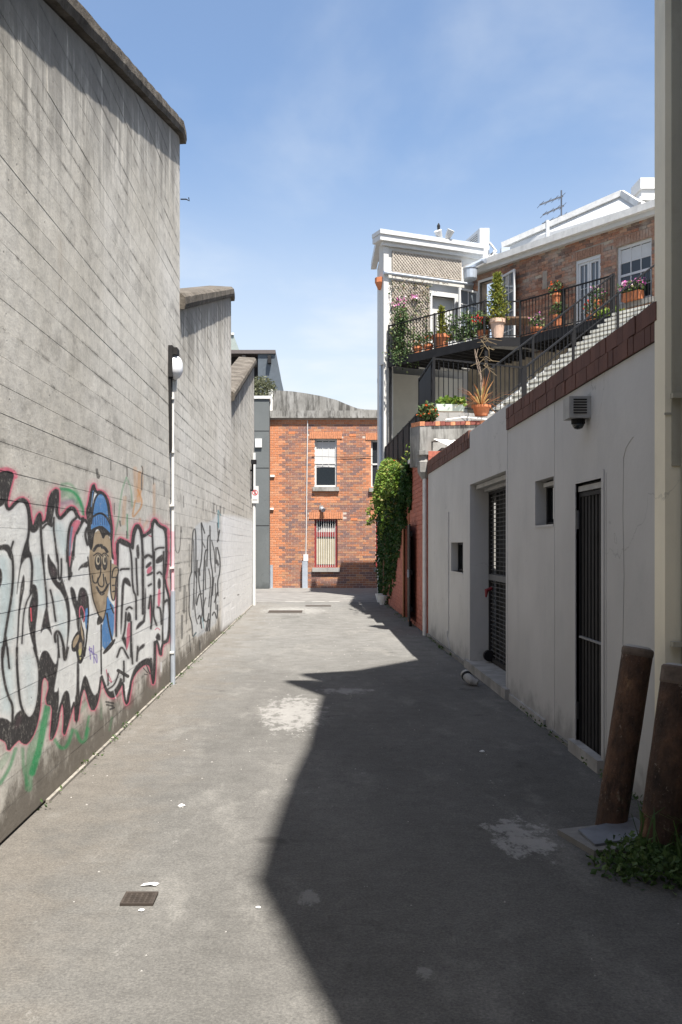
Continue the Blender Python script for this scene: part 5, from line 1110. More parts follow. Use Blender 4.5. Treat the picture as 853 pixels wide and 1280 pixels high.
for _ in range(16):
    y = float(rng.uniform(21.5, 27)); x = RX - float(rng.uniform(.2, .45)); z = float(rng.uniform(2.1, 3.0)); p = Vector((x, y, z))
    for k in range(26): p = p + Vector((rng.normal() * .012 - .006, .035 * (1 if _ % 2 else -1), -.012 + rng.normal() * .02)); mb.leaf(p, .07, .3, .8)
mb.build('hanging_tendrils', L_VINE, iv, kind='stuff')
MB().tube([(RX - .06, 26.2, 0), (RX - .08, 26.0, 1), (RX - .07, 25.4, 2), (RX - .1, 24.5, 3)], [.035, .03, .028, .02], 6).build('stem', M_WOOD, iv)
for k, (y, lab) in enumerate(((26.6, 'pale plastic pot at the foot of the ivy, the one nearer the white tower'), (25.6, 'pale stone pot at the foot of the ivy, the one nearer the black gate'))):
    o = MB().lathe((1.86, y, 0), [(.10, 0), (.15, .2), (.16, .24), (.13, .24)], 12).build('pot', M_OFFW); tag(o, lab, 'pot')

# ------------------------------------------------------------------ white tower
PT = Plane((2.05, 28.1), (.916, .4), (.4, -.916)); PTL = Plane((2.05, 28.1), (0, 1), (-1, 0))
tw = thing('white_tower', (3.5, 29.5, 0), 'tall narrow white rendered house wing with timber lattice and a wide cornice', 'building')
TL, TZ = 3.3, 10.5
far = 31.0
cr = [PT.p(0, 0, 0), PT.p(TL, 0, 0), Vector((5.05 + .9, far + 1.5, 0)), Vector((2.05, far, 0))]
dr = (PT.s_at(540), PT.s_at(568), 7.14, EYE + 313 * 28.8 / F)
holed(PT, 0, TL, 6.9, TZ, -.3, 0, [dr], MB()).build('front_wall', M_TOWER, tw)
MB().pbox(PT, .76, TL + 1.6, -1.6, -1.3, 0, 6.9).build('lower_wall', plain('cream_lower_render', (.60, .57, .49), .8, .08, 2), tw)
MB().prism([(2.052, 28.1, 0), PT.p(.16, 0, 0), (2.2, 29.4, 0), (2.052, 29.4, 0)], (0, 0, 6.898)).build('corner_pier', M_TOWER, tw)
mb = MB(); mb.hexa([PTL.p(.3, -.3, 0), PTL.p(far - 28.1, -.3, 0), PTL.p(far - 28.1, 0, 0), PTL.p(.0, 0, 0), PTL.p(.3, -.3, TZ), PTL.p(far - 28.1, -.3, TZ), PTL.p(far - 28.1, 0, TZ), PTL.p(.0, 0, TZ)]); mb.build('side_wall', M_TOWER, tw)
mb = MB(); mb.prism([Vector((2.06, far - .3, 0)), Vector((5.5, far - .3, 0)), Vector((5.5, far, 0)), Vector((2.06, far, 0))], (0, 0, TZ)); mb.build('rear_wall', M_TOWER, tw)
mb = MB()
mb.pbox(PT, -.22, TL + .03, -.3, .20, TZ - .05, TZ + .12).pbox(PT, -.10, TL, -.02, .10, TZ - .16, TZ - .052).pbox(PT, -.24, TL + .04, -.3, .24, TZ + .122, TZ + .235)
mb.build('cornice', M_WHITE, tw)
MB().pbox(PTL, -.05, far - 28.0, .02, .20, TZ + .02, TZ + .24).build('side_gutter', M_WHITE, tw)
MB().prism([PT.p(-.2, .15, TZ + .238), PT.p(TL, .15, TZ + .238), Vector((5.5, far, TZ + .238)), Vector((1.9, far, TZ + .238))], (0, 0, .05)).build('roof', M_GALV, tw)
MB().tube([PTL.p(.28, .07, 0), PTL.p(.28, .07, TZ)], .05, 8).tube([PTL.p(.28, .07, TZ), PTL.p(.24, .12, TZ + .1)], .05, 8).build('downpipe', M_GALV, tw)
MB().pbox(PT, -.02, .14, .0, .035, .0, TZ - .165).build('corner_board', M_TOWER, tw)
ps = [PT.p(a, .10, PT.z_at(x, y)) for a, x, y in ((-.05, 478, 341.5), (1.1, 520, 347.5), (TL - .3, 590, 357))]
MB().tube(ps, .05, 8).build('overflow_pipe', M_GALV, tw)
MB().lathe(PTL.p(.2, .1, ps[0].z - .42), [(.06, 0), (.15, .2), (.15, .34)], 8).build('hopper', M_TERRA, tw)
def lattice(nm, a0, a1, z0, z1, d):
    t_ = MB(); st = .105; H = z1 - z0
    MB().pbox(PT, a0, a0 + .03, d, d + .025, z0, z1).pbox(PT, a1 - .03, a1, d, d + .025, z0, z1).pbox(PT, a0 + .03, a1 - .03, d, d + .025, z0, z0 + .03).pbox(PT, a0 + .03, a1 - .03, d, d + .025, z1 - .03, z1).build(nm + '_frame', M_LATT, tw)
    for sgn, dd in ((1, .002), (-1, .012)):
        k = a0 - H
        while k < a1 + H:
            p0 = (k, z0); p1 = (k + H, z1)
            if sgn < 0: p0 = (k, z1); p1 = (k + H, z0)
            (xa, za), (xb, zb) = p0, p1; f0 = max(0, (a0 - xa) / (xb - xa)); f1 = min(1, (a1 - xa) / (xb - xa))
            if f1 - f0 > .02:
                A = PT.p(xa + (xb - xa) * f0, d + dd, za + (zb - za) * f0); B = PT.p(xa + (xb - xa) * f1, d + dd, za + (zb - za) * f1); t_.bar(A, B, .012, .040)
            k += st
    t_.build(nm, M_LATT, tw, kind='stuff')
s49, s57, s536 = PT.s_at(490), PT.s_at(576), PT.s_at(536)
zU1, zU0 = PT.z_at(490, 313.5), PT.z_at(490, 341) + .02
lattice('upper_lattice', s49, s57, zU0, zU1, .03)
lattice('lower_lattice', s49, s536, 7.3, zU0 - .22, .03)
MB().pbox(PT, s49, s57, .004, .012, zU0, zU1).pbox(PT, s49, s536, .004, .012, 7.3, zU0 - .22).build('lattice_backing', plain('grey_brown_board', (.20, .175, .15), .9, .2), tw)
MB().pbox(PT, dr[0], dr[1], -.2, -.14, dr[2], dr[3]).build('door', plain('pale_grey_door', (.48, .48, .46), .6, .06), tw)
MB().pbox(PT, dr[0] - .07, dr[0], -.1, .03, dr[2], dr[3] + .07).pbox(PT, dr[1], dr[1] + .07, -.1, .03, dr[2], dr[3] + .07).pbox(PT, dr[0], dr[1], -.1, .03, dr[3], dr[3] + .07).build('door_frame', M_WHITE, tw)
wg = thing('rear_wing', (2.4, 32, 0), 'lower rendered wing behind the white tower at the end of the lane', 'building')
MB().box(2.2, 6.5, 31.02, 32.9, 0, 7.15).build('wall', M_TOWER, wg); MB().box(2.17, 6.5, 31.03, 32.95, 7.15, 7.3).build('roof', M_GALV, wg)
# roof gear
def at_t(x, y, d=-.4): a = PT.s_at(x); return PT.p(a, d, PT.z_at(x, y))
fl = thing('floodlight', at_t(553, 297), 'white twin floodlight with a dark finial on the tower cornice', 'lamp')
c = at_t(553, 295, .1)
MB().tube([c + Vector((-.12, 0, -.1)), c + Vector((-.2, -.1, .1))], [.08, .12], 10).build('lamp_head', M_WHITE, fl); MB().tube([c + Vector((.1, 0, -.1)), c + Vector((.2, -.1, .12))], [.08, .12], 10).build('lamp_head', M_WHITE, fl)
MB().tube([c + Vector((-.16, 0, .05)), c + Vector((-.16, 0, .28)), c + Vector((-.16, 0, .36))], [.03, .05, .01], 8).build('finial', M_DARK, fl)
ac = thing('air_conditioner', at_t(602, 320), 'white air conditioner unit on brackets beside the tower roof', 'air conditioner')
Yc = 29.3; a = W(600, 322, Yc); b = W(612, 285, Yc); l = W(580.5, 299, 31.2)
mb = MB(); mb.hexa([(a.x, Yc, a.z), (b.x, Yc, a.z), (b.x - .1, Yc + 1.6, a.z), (a.x - .35, Yc + 1.7, a.z), (a.x, Yc, b.z), (b.x, Yc, b.z), (b.x - .1, Yc + 1.6, b.z), (a.x - .35, Yc + 1.7, b.z)]); mb.build('casing', M_WHITE, ac)
mb = MB(); mb.quad((a.x - .36, Yc + 1.6, b.z - .1), (a.x - .03, Yc + .15, b.z - .1), (a.x - .03, Yc + .15, b.z - .6), (a.x - .36, Yc + 1.6, b.z - .6)); mb.build('fan_grille', plain('grille_grey', (.2, .2, .2), .7, .1), ac)
for k in range(7): z = b.z - .15 - k * .065; MB().bar((a.x - .375, Yc + 1.55, z), (a.x - .045, Yc + .18, z), .015).build('grille_bar', M_OFFW, ac)
for p, q in (((612, 303), (619, 312)), ((619, 312), (612, 322)), ((612, 318), (622, 318))): MB().bar(W(*p, Yc), W(*q, Yc), .05).build('bracket', M_WHITE, ac)
MB().tube([W(613, 304, Yc - .1), W(621, 314, Yc - .1), W(612, 323, Yc - .1)], .03, 6).build('pipe', M_OFFW, ac)
rh = thing('rain_hopper', W(588, 350, 28.6), 'half round galvanised rain hopper between the tower and the brick house', 'rain hopper')
c = W(588, 350, 28.55)
MB().lathe(c, [(.17, .0), (.2, .04), (.21, .30), (.23, .33)], 14).build('bowl', M_GALV, rh)
MB().tube([W(583, 336, 28.6), W(603, 326, 28.4), W(607, 326, 28.3)], .07, 8).build('inlet_pipe', M_GALV, rh)

# ------------------------------------------------------------------ brown brick house
PF = Plane((8.45, 24), (-.565, .825), (-.825, -.565))
ho = thing('brick_house', PF.p(3, 0, 0), 'old brown brick house with white eaves, sash window and French doors above the balcony', 'building')
FS0, FS1, FT = -2.5, PF.s_at(592), 9.78
zf = PF.z_at
sashh = (PF.s_at(815), PF.s_at(771), zf(790, 378) , zf(790, 303.5) )
frd = (PF.s_at(751), PF.s_at(720), 7.16, zf(735, 322))
opd = (PF.s_at(627), PF.s_at(600), 7.16, zf(615, 349))
low = (PF.s_at(640), PF.s_at(628), 4.4, 5.6)
hh = [sashh, frd, opd]
holed(PF, FS0, FS1, 0, FT, -.3, 0, hh, MB()).build('wall', M_MORTD, ho)
mO = MB()
def wf(s, z):
    for h in hh:
        if h[3] <= z < h[3] + .24 and h[0] - .1 < s < h[1] + .1: return None
    return 0 if z > 6.4 else None
brick_courses(PF, FS0, FS1, 6.45, FT, hh, wf, [mO], proud=.010, rough=.008); mO.build('brick_courses', B_OLD, ho, kind='stuff')
for h in hh:
    n = max(6, int((h[1] - h[0] + .2) / .085)); w = (h[1] - h[0] + .2) / n
    for k in range(n): MB().pbox(PF, h[0] - .1 + k * w + .004, h[0] - .1 + (k + 1) * w - .004, -.02, .014 + random.uniform(-.004, .006), h[3] + .006, h[3] + .235).build('lintel_brick', B_OLD, ho)
MB().pbox(PF, FS0, FS1 + .2, .02, .06, 3.5, 7.0).build('lower_render', plain('brown_cream_boarding', (.36, .31, .24), .85, .2, 2), ho)
# rusty tell-tale and vent on the wall
MB().tube([PF.p(PF.s_at(655), .02, zf(655, 315)), PF.p(PF.s_at(655), .16, zf(655, 315))], .09, 10).build('flue_cap', M_RED, ho)
MB().pbox(PF, PF.s_at(684.5), PF.s_at(679), 0, .02, zf(682, 361), zf(682, 339)).build('old_vent', M_MORTD, ho)
MB().pbox(PF, FS0, FS1 + .12, .0, .16, FT, FT + .30).build('fascia', M_WHITE, ho)
MB().pbox(PF, FS0, FS1 + .15, .162, .30, FT + .12, FT + .14).pbox(PF, FS0, FS1 + .15, .28, .30, FT + .14, FT + .30).build('gutter', M_OFFW, ho)
MB().pbox(PF, FS0, FS1 + .1, -.6, .155, FT + .302, FT + .34).build('eaves', M_GALV, ho)
# white upstand roof behind the gutter
r0, r1, r2 = W(630, 307, 29.3), W(779, 242, 26.6), W(801, 256, 25.9)
mb = MB(); zb0 = FT + .3
mb.prism([(r0.x, r0.y, zb0), (r0.x, r0.y, r0.z - .02), r1, r2, (r2.x, r2.y, zb0)], (2.0, 1.4, 0)); mb.build('roof', M_WHITE, ho)
mb = MB(); mb.bar(r0 + Vector((-.05, -.03, .0)), r1 + Vector((-.05, -.03, .0)), .10, .16).bar(r1 + Vector((-.05, -.03, 0)), r2 + Vector((-.05, -.03, 0)), .10, .16); mb.build('ridge_capping', M_OFFW, ho)
MB().bar(r0 + Vector((-.06, -.05, -.30)), r1 + Vector((-.06, -.05, -.62)), .02, .03).build('roof_seam', M_GALV, ho)
c = W(684.5, 300, 27.2); MB().tube([c + Vector((0, 0, -.3)), c + Vector((0, 0, .55))], .055, 8).build('vent_pipe', M_WHITE, ho)
c = W(632, 318, 28.9); MB().box(c.x - .12, c.x + .14, c.y, c.y + .2, c.z - .25, c.z + .22).build('roof_end_box', M_GALV, ho)
ch = W(812, 252, 27)
m_ = MB().box(ch.x - .22, ch.x + .7, 27, 27.7, 9, ch.z + .35); m_.build('chimney', M_WHITE, ho)
MB().box(ch.x - .30, ch.x + .8, 26.92, 27.78, ch.z + .02, ch.z + .12).box(ch.x - .27, ch.x + .75, 26.95, 27.75, ch.z + .352, ch.z + .66).build('chimney_cap', M_WHITE, ho)
sash_window(PF, ho, *sashh, -.06, 3, 2, blind=(zf(790, 325), zf(790, 308), plain('white_blind', (0.62, 0.63, 0.62), .8, .04)), glass=M_GLASS, fw=.075)
MB().pbox(PF, sashh[0] - .1, sashh[1] + .1, -.05, .10, sashh[2] - .13, sashh[2] - .003).build('window_sill', M_CEMENT, ho)
mid = (frd[0] + frd[1]) / 2
MB().pbox(PF, frd[0], frd[1], -.10, -.02, frd[3] - .09, frd[3]).pbox(PF, frd[0], frd[0] + .05, -.10, -.02, frd[2], frd[3] - .09).pbox(PF, frd[1] - .05, frd[1], -.10, -.02, frd[2], frd[3] - .09).build('door_frame', M_WHITE, ho)
sash_window(PF, ho, frd[0] + .05, mid - .004, frd[2], frd[3] - .09, -.05, 2, 3, name='french_door', glass=M_GLASSP, split=False); sash_window(PF, ho, mid + .004, frd[1] - .05, frd[2], frd[3] - .09, -.05, 2, 3, name='french_door', glass=M_GLASSP, split=False)
MB().pbox(PF, opd[0] - .06, opd[0], -.1, .02, opd[2], opd[3]).pbox(PF, opd[1], opd[1] + .06, -.1, .02, opd[2], opd[3]).pbox(PF, opd[0] - .06, opd[1] + .06, -.1, .02, opd[3], opd[3] + .005 + .07).build('door_frame', M_WHITE, ho)
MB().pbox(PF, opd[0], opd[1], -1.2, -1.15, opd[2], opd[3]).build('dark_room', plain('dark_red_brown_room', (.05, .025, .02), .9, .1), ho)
lf = PF.p(opd[0] - .03, .02, 0); PO1 = Plane((lf.x, lf.y), (.28, -.96), (-.96, -.28)); sash_window(PO1, ho, 0, .75, 7.2, opd[3], .0, 2, 4, name='open_french_door', glass=M_GLASSP, split=False)
rf = PF.p(opd[1] + .05, .02, 0); PO2 = Plane((rf.x, rf.y), (-.80, -.60), (.55, -.8)); sash_window(PO2, ho, 0, .80, 7.9, opd[3] - .25, .0, 2, 3, name='open_french_door', glass=M_GLASSP, split=False)
M_AERIAL = plain('dull_aerial_metal', (.07, .08, .10), .5, .1)
an = thing('television_antenna', W(702, 285, 29), 'three-armed television antenna on a mast above the white roof', 'antenna')
ca = lambda x, y: W(x, y, 29)
MB().tube([ca(702, 292), ca(702, 238)], .024, 6).build('mast', M_AERIAL, an)
for (p, q) in (((704, 245), (675, 256)), ((705, 257), (679, 268.5)), ((706, 269), (678, 280))):
    bm_ = MB().bar(ca(*p), ca(*q), .04).build('boom', M_AERIAL, an)
    for f in (.05, .35, .65, .97):
        c = ca(*p).lerp(ca(*q), f); MB().bar(c + Vector((.05, -.22, .03)), c + Vector((-.05, .22, -.03)), .010).build('rod', M_AERIAL, bm_)
# ------------------------------------------------------------------ balcony, stairs, terrace
ZB = 7.14
A_, B_, C_, D_ = Vector((2.17, 27.97, 6.98)), Vector((4.59, 25.8, ZB)), Vector((5.55, 25.77, ZB)), Vector((7.22, 23.33, ZB))
E_ = PF.p(-.2, 0.03, ZB); G_ = PF.p(FS1, 0.03, ZB); A0 = PT.p(.15, .03, 6.98)
bal = thing('balcony', (4.5, 26.5, 0), 'dark steel balcony deck carried in front of the white tower and brown brick house', 'balcony')
deck = [A0, A_, B_, C_, D_, D_ + Vector((1.15, .8, 0)), PF.p(.2, .03, ZB), G_]
mb = MB(); mb.prism([p + Vector((0, 0, -.08)) for p in deck], (0, 0, .08)); mb.build('deck', M_CEMENT, bal)
def fascia(p, q, h=.24):
    d = (q - p).normalized(); n = Vector((d.y, -d.x, 0)) * .03
    if n.y > 0: n = -n
    MB().hexa([p + n, q + n, q, p, *[v + Vector((0, 0, h)) for v in (p + n, q + n, q, p)]]).build('fascia_beam', M_BLACK, bal)
for p, q in ((A_, B_), (B_, C_), (C_, D_), (A0, A_)): fascia(p + Vector((0, 0, -.22)), q + Vector((0, 0, -.22)))
nf = Vector((.825, .565, 0))
for k in range(1, 12):
    p = A_.lerp(B_, k / 12); L = 2.4 if k > 3 else .55 * k + .3
    MB().bar(p + Vector((0, 0, -.16)), p + nf * L + Vector((0, 0, -.16)), .05, .14).build('joist', M_DARK, bal)
for k in range(0, 10):
    p = C_.lerp(D_, k / 10); MB().bar(p + Vector((0, 0, -.16)), p + nf * 1.35 + Vector((0, 0, -.16)), .05, .14).build('joist', M_DARK, bal)
for f in (.25, .5, .75): p = nf * 2.2 * f; MB().bar(A_ + p + Vector((0.3, -.4, -.105)), B_ + p + Vector((0, 0, -.105)), .3, .02).build('soffit_sheet', M_DARK, bal)
for p, zb in ((A_ + Vector((.06, .0, 0)), 3.3), (B_ + Vector((.05, .06, 0)), 3.3), (C_, 3.3)):
    MB().box(p.x - .04, p.x + .04, p.y - .04, p.y + .04, zb, ZB - .2).build('support_post', M_BLACK, bal)
railing('balcony_railing', [A_ + Vector((.02, .05, 0)), B_ + Vector((0, .04, 0)), C_ + Vector((0, .05, 0)), D_ + Vector((.03, .05, 0))], 'black iron balustrade along the upper balcony')
# stairs
st = thing('outside_stairs', (3.9, 20.8, 4.2), 'flight of pale stone steps climbing to the balcony between black handrails', 'stairs')
ds = Vector((.825, .565, 0)); du = Vector((.565, -.825, 0)); top = Vector((7.17, 23.05, ZB)); SW = 1.32; sl = .66
n = 17; run = .26; rise = run * sl
met = mesh_of(MB().hexa([v for z in (-.055, 0) for v in (Vector((0, 0, z)) - ds * .035, du * SW - ds * .035 + Vector((0, 0, z)), du * SW + ds * run + Vector((0, 0, z)), ds * run + Vector((0, 0, z)))]), 'tread', M_STONE)
mer = mesh_of(MB().hexa([v for z in (-rise + .001, -.056) for v in (Vector((0, 0, z)) + du * .02, du * (SW - .02) + Vector((0, 0, z)), du * (SW - .02) + ds * .03 + Vector((0, 0, z)), ds * .03 + du * .02 + Vector((0, 0, z)))]), 'riser', M_CEMENT)  # risers darker than the treads to imitate shadow under the nosings
for k in range(n):
    p = top - ds * run * k - Vector((0, 0, rise * k)); put(met, 'tread', st, p); put(mer, 'riser', st, p)
for w_, nm in ((-.05, 'far_stringer'), (SW + .01, 'near_stringer')):
    a = top + du * w_ + ds * run; b = top - ds * run * n - Vector((0, 0, rise * n)) + du * w_
    MB().hexa([b + Vector((0, 0, -.30)), b + du * .04 + Vector((0, 0, -.30)), a + du * .04 + Vector((0, 0, -.36)), a + Vector((0, 0, -.36)), b + Vector((0, 0, .02)), b + du * .04 + Vector((0, 0, .02)), a + du * .04 + Vector((0, 0, .03)), a + Vector((0, 0, .03))]).build('stringer', M_WHITE if w_ < 0 else M_STONE, st)
ft = top - ds * run * (n - 1) - Vector((0, 0, rise * (n - 1)))
railing('stair_railing', [ft + du * .03, top + du * .03], 'black handrail on the far side of the stone steps', gap=.15, fat=.011, bot=.1, top=.93)
railing('stair_railing', [ft + du * (SW - .03) - ds * .2 - Vector((0, 0, .13)), top + du * (SW - .03)], 'black handrail on the side of the stone steps nearer the white wall', gap=.15, fat=.011, bot=.1, top=.93)
mb = MB(); lp = [top + ds * run, top + ds * 2.2, top + ds * 2.2 + du * 1.9, top + ds * run + du * 1.9]; mb.prism([p - Vector((0, 0, .2)) for p in lp], (0, 0, .19)); mb.build('landing', M_STONE, st)
# terrace block
ZR = 4.18
te = thing('terrace', (3.5, 19, 0), 'raised concrete terrace with brick capped parapet behind the white garage wall', 'terrace')
mb = MB(); mb.prism([Vector(p) for p in ((2.3, 18.56, 3.3), (4.5, 19.6, 3.3), (7.5, 19.4, 3.3), (9.0, 22.4, 3.3), (8, 24.2, 3.3), (4.9, 28.9, 3.3), (3.6, 28.6, 3.3), (3.4, 22.2, 3.3), (2.3, 21.4, 3.3))], (0, 0, ZR - 3.3)); mb.build('upper_slab', M_CEMENT, te)
mb = MB(); mb.prism([Vector(p) for p in ((2.24, 16.8, .0), (8.2, 19.2, .0), (9.6, 22.2, .0), (5, 28.9, .0), (2.24, 28.0, .0))], (0, 0, 3.28)); mb.build('lower_mass', M_CEMENT, te)
PP = Plane((1.86, 16.78), (.89, .45), (.45, -.89))
mb = MB()
def raked(a0, a1, d0, d1, zl, zr_, h): return [PP.p(a0, d1, zl), PP.p(a1, d1, zr_), PP.p(a1, d0, zr_), PP.p(a0, d0, zl), PP.p(a0, d1, zl + h), PP.p(a1, d1, zr_ + h), PP.p(a1, d0, zr_ + h), PP.p(a0, d0, zl + h)]
MB().hexa(raked(.0, 3.2, -.22, 0, 3.38, 3.62, .27)).build('parapet', M_PARAPET, te)
MB().hexa(raked(-.02, .22, -.3, .02, 2.95, 2.95, .72)).build('parapet_pier', M_PARAPET, te)
n = 30
for k in range(n):
    a = -.03 + k * .108; MB().hexa(raked(a + .004, a + .104, -.25, .03, 3.655 + .075 * a, 3.655 + .075 * (a + .104), .07 + random.uniform(-.006, .006))).build('cap_brick', B_COPE if k % 3 else B_QUOIN, te)
MB().tube([PP.p(.5, .04, 3.79), PP.p(.9, .05, 3.86), PP.p(1.4, .05, 3.85), PP.p(1.8, .05, 3.80), PP.p(2.4, .05, 3.72)], .012, 6).build('white_pipe', M_OFFW, te)
mb = MB(); nc = 72
for k in range(nc):
    a0, a1 = .26 + 2.5 * k / nc, .26 + 2.5 * (k + 1) / nc; h0, h1 = .006 * math.sin(k * math.pi / 3), .006 * math.sin((k + 1) * math.pi / 3)
    mb.quad(PP.p(a0, .45, 3.29 + h0), PP.p(a1, .45, 3.29 + h1), PP.p(a1, .02, 3.44 + h1), PP.p(a0, .02, 3.44 + h0)); mb.quad(PP.p(a0, .45, 3.25 + h0), PP.p(a1, .45, 3.25 + h1), PP.p(a1, .45, 3.29 + h1), PP.p(a0, .45, 3.29 + h0))
o = mb.build('corrugated_awning', M_OFFW); tag(o, 'white corrugated roof sheet below the brick capped terrace parapet', 'awning')
railing('terrace_railing', [Vector((2.3, 20.9, ZR)), Vector((2.32, 18.56, ZR)), Vector((4.25, 19.5, ZR))], 'black iron railing round the corner of the lower terrace', top=1.0)
o = MB().box(2.285, 2.30, 18.75, 20.85, ZR + .12, ZR + .93).build('privacy_screen', M_BLACK); tag(o, 'dark mesh screen fixed inside the terrace railing facing the lane', 'screen')
mb = railing('alley_balustrade', [Vector((2.1, 18.2, 3.27)), Vector((2.1, 28.05, 3.52))], 'long black slatted balustrade on top of the ivy covered wall', top=.92, gap=.128, slat=True, fat=.02)

# ------------------------------------------------------------------ pots, plants
def pot(name, c, r, h, lab, mat=M_TERRA, group=None):
    t = thing(name, c, lab, 'potted plant', group)
    MB().lathe(c, [(r * .68, 0), (r * .92, h * .78), (r * 1.06, h * .80), (r * 1.06, h), (r * .85, h), (r * .82, h * .9)], 16).build('pot', mat, t, smooth=False); return t
def on_line(P, Q, x, ins=.35):
    k = (x - CX) / F; d = Q - P; f = (P.x - k * P.y) / (k * d.y - d.x); p = P + d * f; q = p + nf * ins; return Vector((q.x, q.y, p.z))
GP = 'pot plants on the balcony'
c = on_line(A_, B_, 539, .4); t = pot('potted_conifer', c, .27, .47, 'round terracotta pot with a small upright conifer by the lattice', group=GP)
leaves(700, .10, lambda: (lambda h: Vector((c.x + rng.normal() * .07 * (1 - h * .75), c.y + rng.normal() * .07 * (1 - h * .75), c.z + .42 + h * .85)))(rng.random()), -.9, .4).build('foliage', L_CONIF, t)
c2 = on_line(A_, B_, 612, .3); t = pot('potted_conifer', c2, .21, .52, 'pale pot with a tall yellow green conifer at the balcony corner', plain('pale_terracotta', (.52, .36, .27), .85, .15), GP)
leaves(1500, .11, lambda: (lambda h: Vector((c2.x + rng.normal() * .15 * (1 - h * .8), c2.y + rng.normal() * .15 * (1 - h * .8), c2.z + .48 + h * 1.25)))(rng.random()), -.9, .4).build('foliage', L_CONIF, t); MB().tube([c2 + Vector((0, 0, .4)), c2 + Vector((0, 0, 1.2))], .03, 6).build('stem', M_WOOD, t)
c3 = on_line(A_, B_, 588, .5); t = pot('potted_flowers', c3, .17, .35, 'small pot with bright red flowers beside the pale conifer pot', group=GP)
leaves(220, .09, ball(c3 + Vector((0, 0, .5)), (.25, .25, .2)), 0, .7).build('leaves', L_GREEN, t); leaves(45, .06, ball(c3 + Vector((-.08, 0, .66)), (.25, .25, .14)), 0, .9).build('petals', L_RED, t)
tb = thing('balcony_table', on_line(A_, B_, 596, .8), 'dark topped table behind the conifer pots on the balcony', 'table')
c = wloc(tb); MB().prism([c + Vector((-.5, .5, .62)), c + Vector((-.35, -.35, .62)), c + Vector((1.0, -.35, .62)), c + Vector((.9, .5, .62))], (0, 0, .05)).build('table_top', M_WOOD, tb)
for dx, dy in ((-.4, .4), (-.3, -.3), (.9, -.3), (.8, .4)): MB().box(c.x + dx - .02, c.x + dx + .02, c.y + dy - .02, c.y + dy + .02, c.z, c.z + .62).build('leg', M_WOOD, tb)
for x, ins, lab, w_ in ((552, .7, 'leggy green plants in a white trough left of the pale door', .35), (569, .75, 'leafy green plants in a white trough in front of the pale door', .3)):
    c = on_line(A_, B_, x, ins); t = thing('planter_trough', c, lab, 'potted plant', GP)
    MB().box(c.x - w_, c.x + w_, c.y - .12, c.y + .12, c.z, c.z + .26).build('trough', M_WHITE, t)
    leaves(420, .13, lambda: Vector((c.x + rng.uniform(-w_, w_), c.y + rng.normal() * .12, c.z + .25 + .75 * rng.random() ** 1.4)), -.2, .5).build('foliage', L_GREEN, t)
for x, ins, lab in ((507, .45, 'little orange pot of pale shoots at the railing near the tower corner'), (519, .5, 'little orange pot with trailing stems next to the round terracotta pot')):
    c = on_line(A_, B_, x, ins); t = pot('potted_shoots', c, .14, .32, lab, group=GP); leaves(160, .10, ball(c + Vector((0, 0, .5)), (.2, .2, .22)), -.2, .5).build('leaves', L_GREEN, t); leaves(12, .07, ball(c + Vector((0, 0, .45)), (.2, .2, .2)), -.2, .7).build('petals', L_ORANGE, t)
cc = on_line(A_, B_, 495, .2)
v = thing('climbing_shrub', cc, 'bushy green climber at the left end of the balcony spilling over the edge', 'climber')
leaves(1100, .10, lambda: (lambda h: Vector((cc.x + rng.normal() * (.10 + .08 * (1 - h)), cc.y + rng.normal() * .12, cc.z - .05 + h * 1.55)))(rng.random() ** 1.3), .2, .55).build('foliage', L_GREEN, v)
leaves(260, .08, lambda: cc + Vector((rng.uniform(-.28, .5), -.2 - .25 * rng.random(), -.02 + .13 * rng.normal())) , .6, .5).build('trailing_shoots', L_GREEN, v, kind='stuff')
MB().tube([cc, cc + Vector((.02, 0, .7)), cc + Vector((-.03, .05, 1.4))], .025, 6).build('stem', M_WOOD, v)
lc = thing('lattice_creeper', PT.p(.8, .1, 7.3), 'dry brown creeper with pink blossoms on the lower lattice', 'climber')
def lcp(): a = float(rng.uniform(s49 - .1, s536)); z = 7.4 + 2.0 * rng.random() ** .7; return PT.p(a, .06 + .10 * rng.random(), z)
leaves(700, .10, lcp, .4, .16).build('twigs', L_TWIG, lc); leaves(260, .09, lcp, .3, .5).build('leaves', L_GREEN, lc)
mbp = leaves(20, .09, ball(PT.p(.42, .14, 8.75), (.25, .1, .2)), 0, .9); q = leaves(12, .09, ball(PT.p(.95, .14, 8.9), (.2, .1, .1)), 0, .9); k = len(mbp.v); mbp.v += q.v; mbp.f += [tuple(i + k for i in f) for f in q.f]; mbp.build('blossoms', L_PINK, lc)
def lcu(): a = float(rng.uniform(s49, s57 - .4)); return PT.p(a, .07 + .05 * rng.random(), zU0 - .15 + .25 * rng.random() ** 2 + (.5 * rng.random() if rng.random() < .1 else 0))
leaves(260, .09, lcu, .2, .16).build('upper_twigs', L_TWIG, lc)
# walkway pots
for x, ins, hgt, r, lab, pm, nm in ((657, 1.2, 1.05, .13, 'terracotta wall pot with orange and green shoots beside the open French door, upper of two', L_ORANGE, 'wall_pot'), (659, 1.2, .45, .13, 'terracotta wall pot with green shoots beside the open French door, lower of two', L_GREEN, 'wall_pot'),
                               (660, .35, 0, .17, 'low pot of magenta flowers at the inner balcony corner', L_PINK, 'potted_flowers'), (711, 1.1, .55, .12, 'hanging pot of magenta flowers left of the closed French doors', L_PINK, 'hanging_pot'), (726, .4, .0, .14, 'small pot of red flowers before the closed French doors', L_RED, 'potted_flowers')):
    c = on_line(C_, D_, x, ins) + Vector((0, 0, hgt)); t = pot(nm, c, r, .28, lab, group='pots along the brick house wall')
    leaves(150, .08, ball(c + Vector((0, 0, .42)), (.22, .22, .22)), 0, .7).build('leaves', L_GREEN, t); leaves(26, .06, ball(c + Vector((0, 0, .5)), (.2, .2, .2)), 0, .9).build('petals', pm, t)
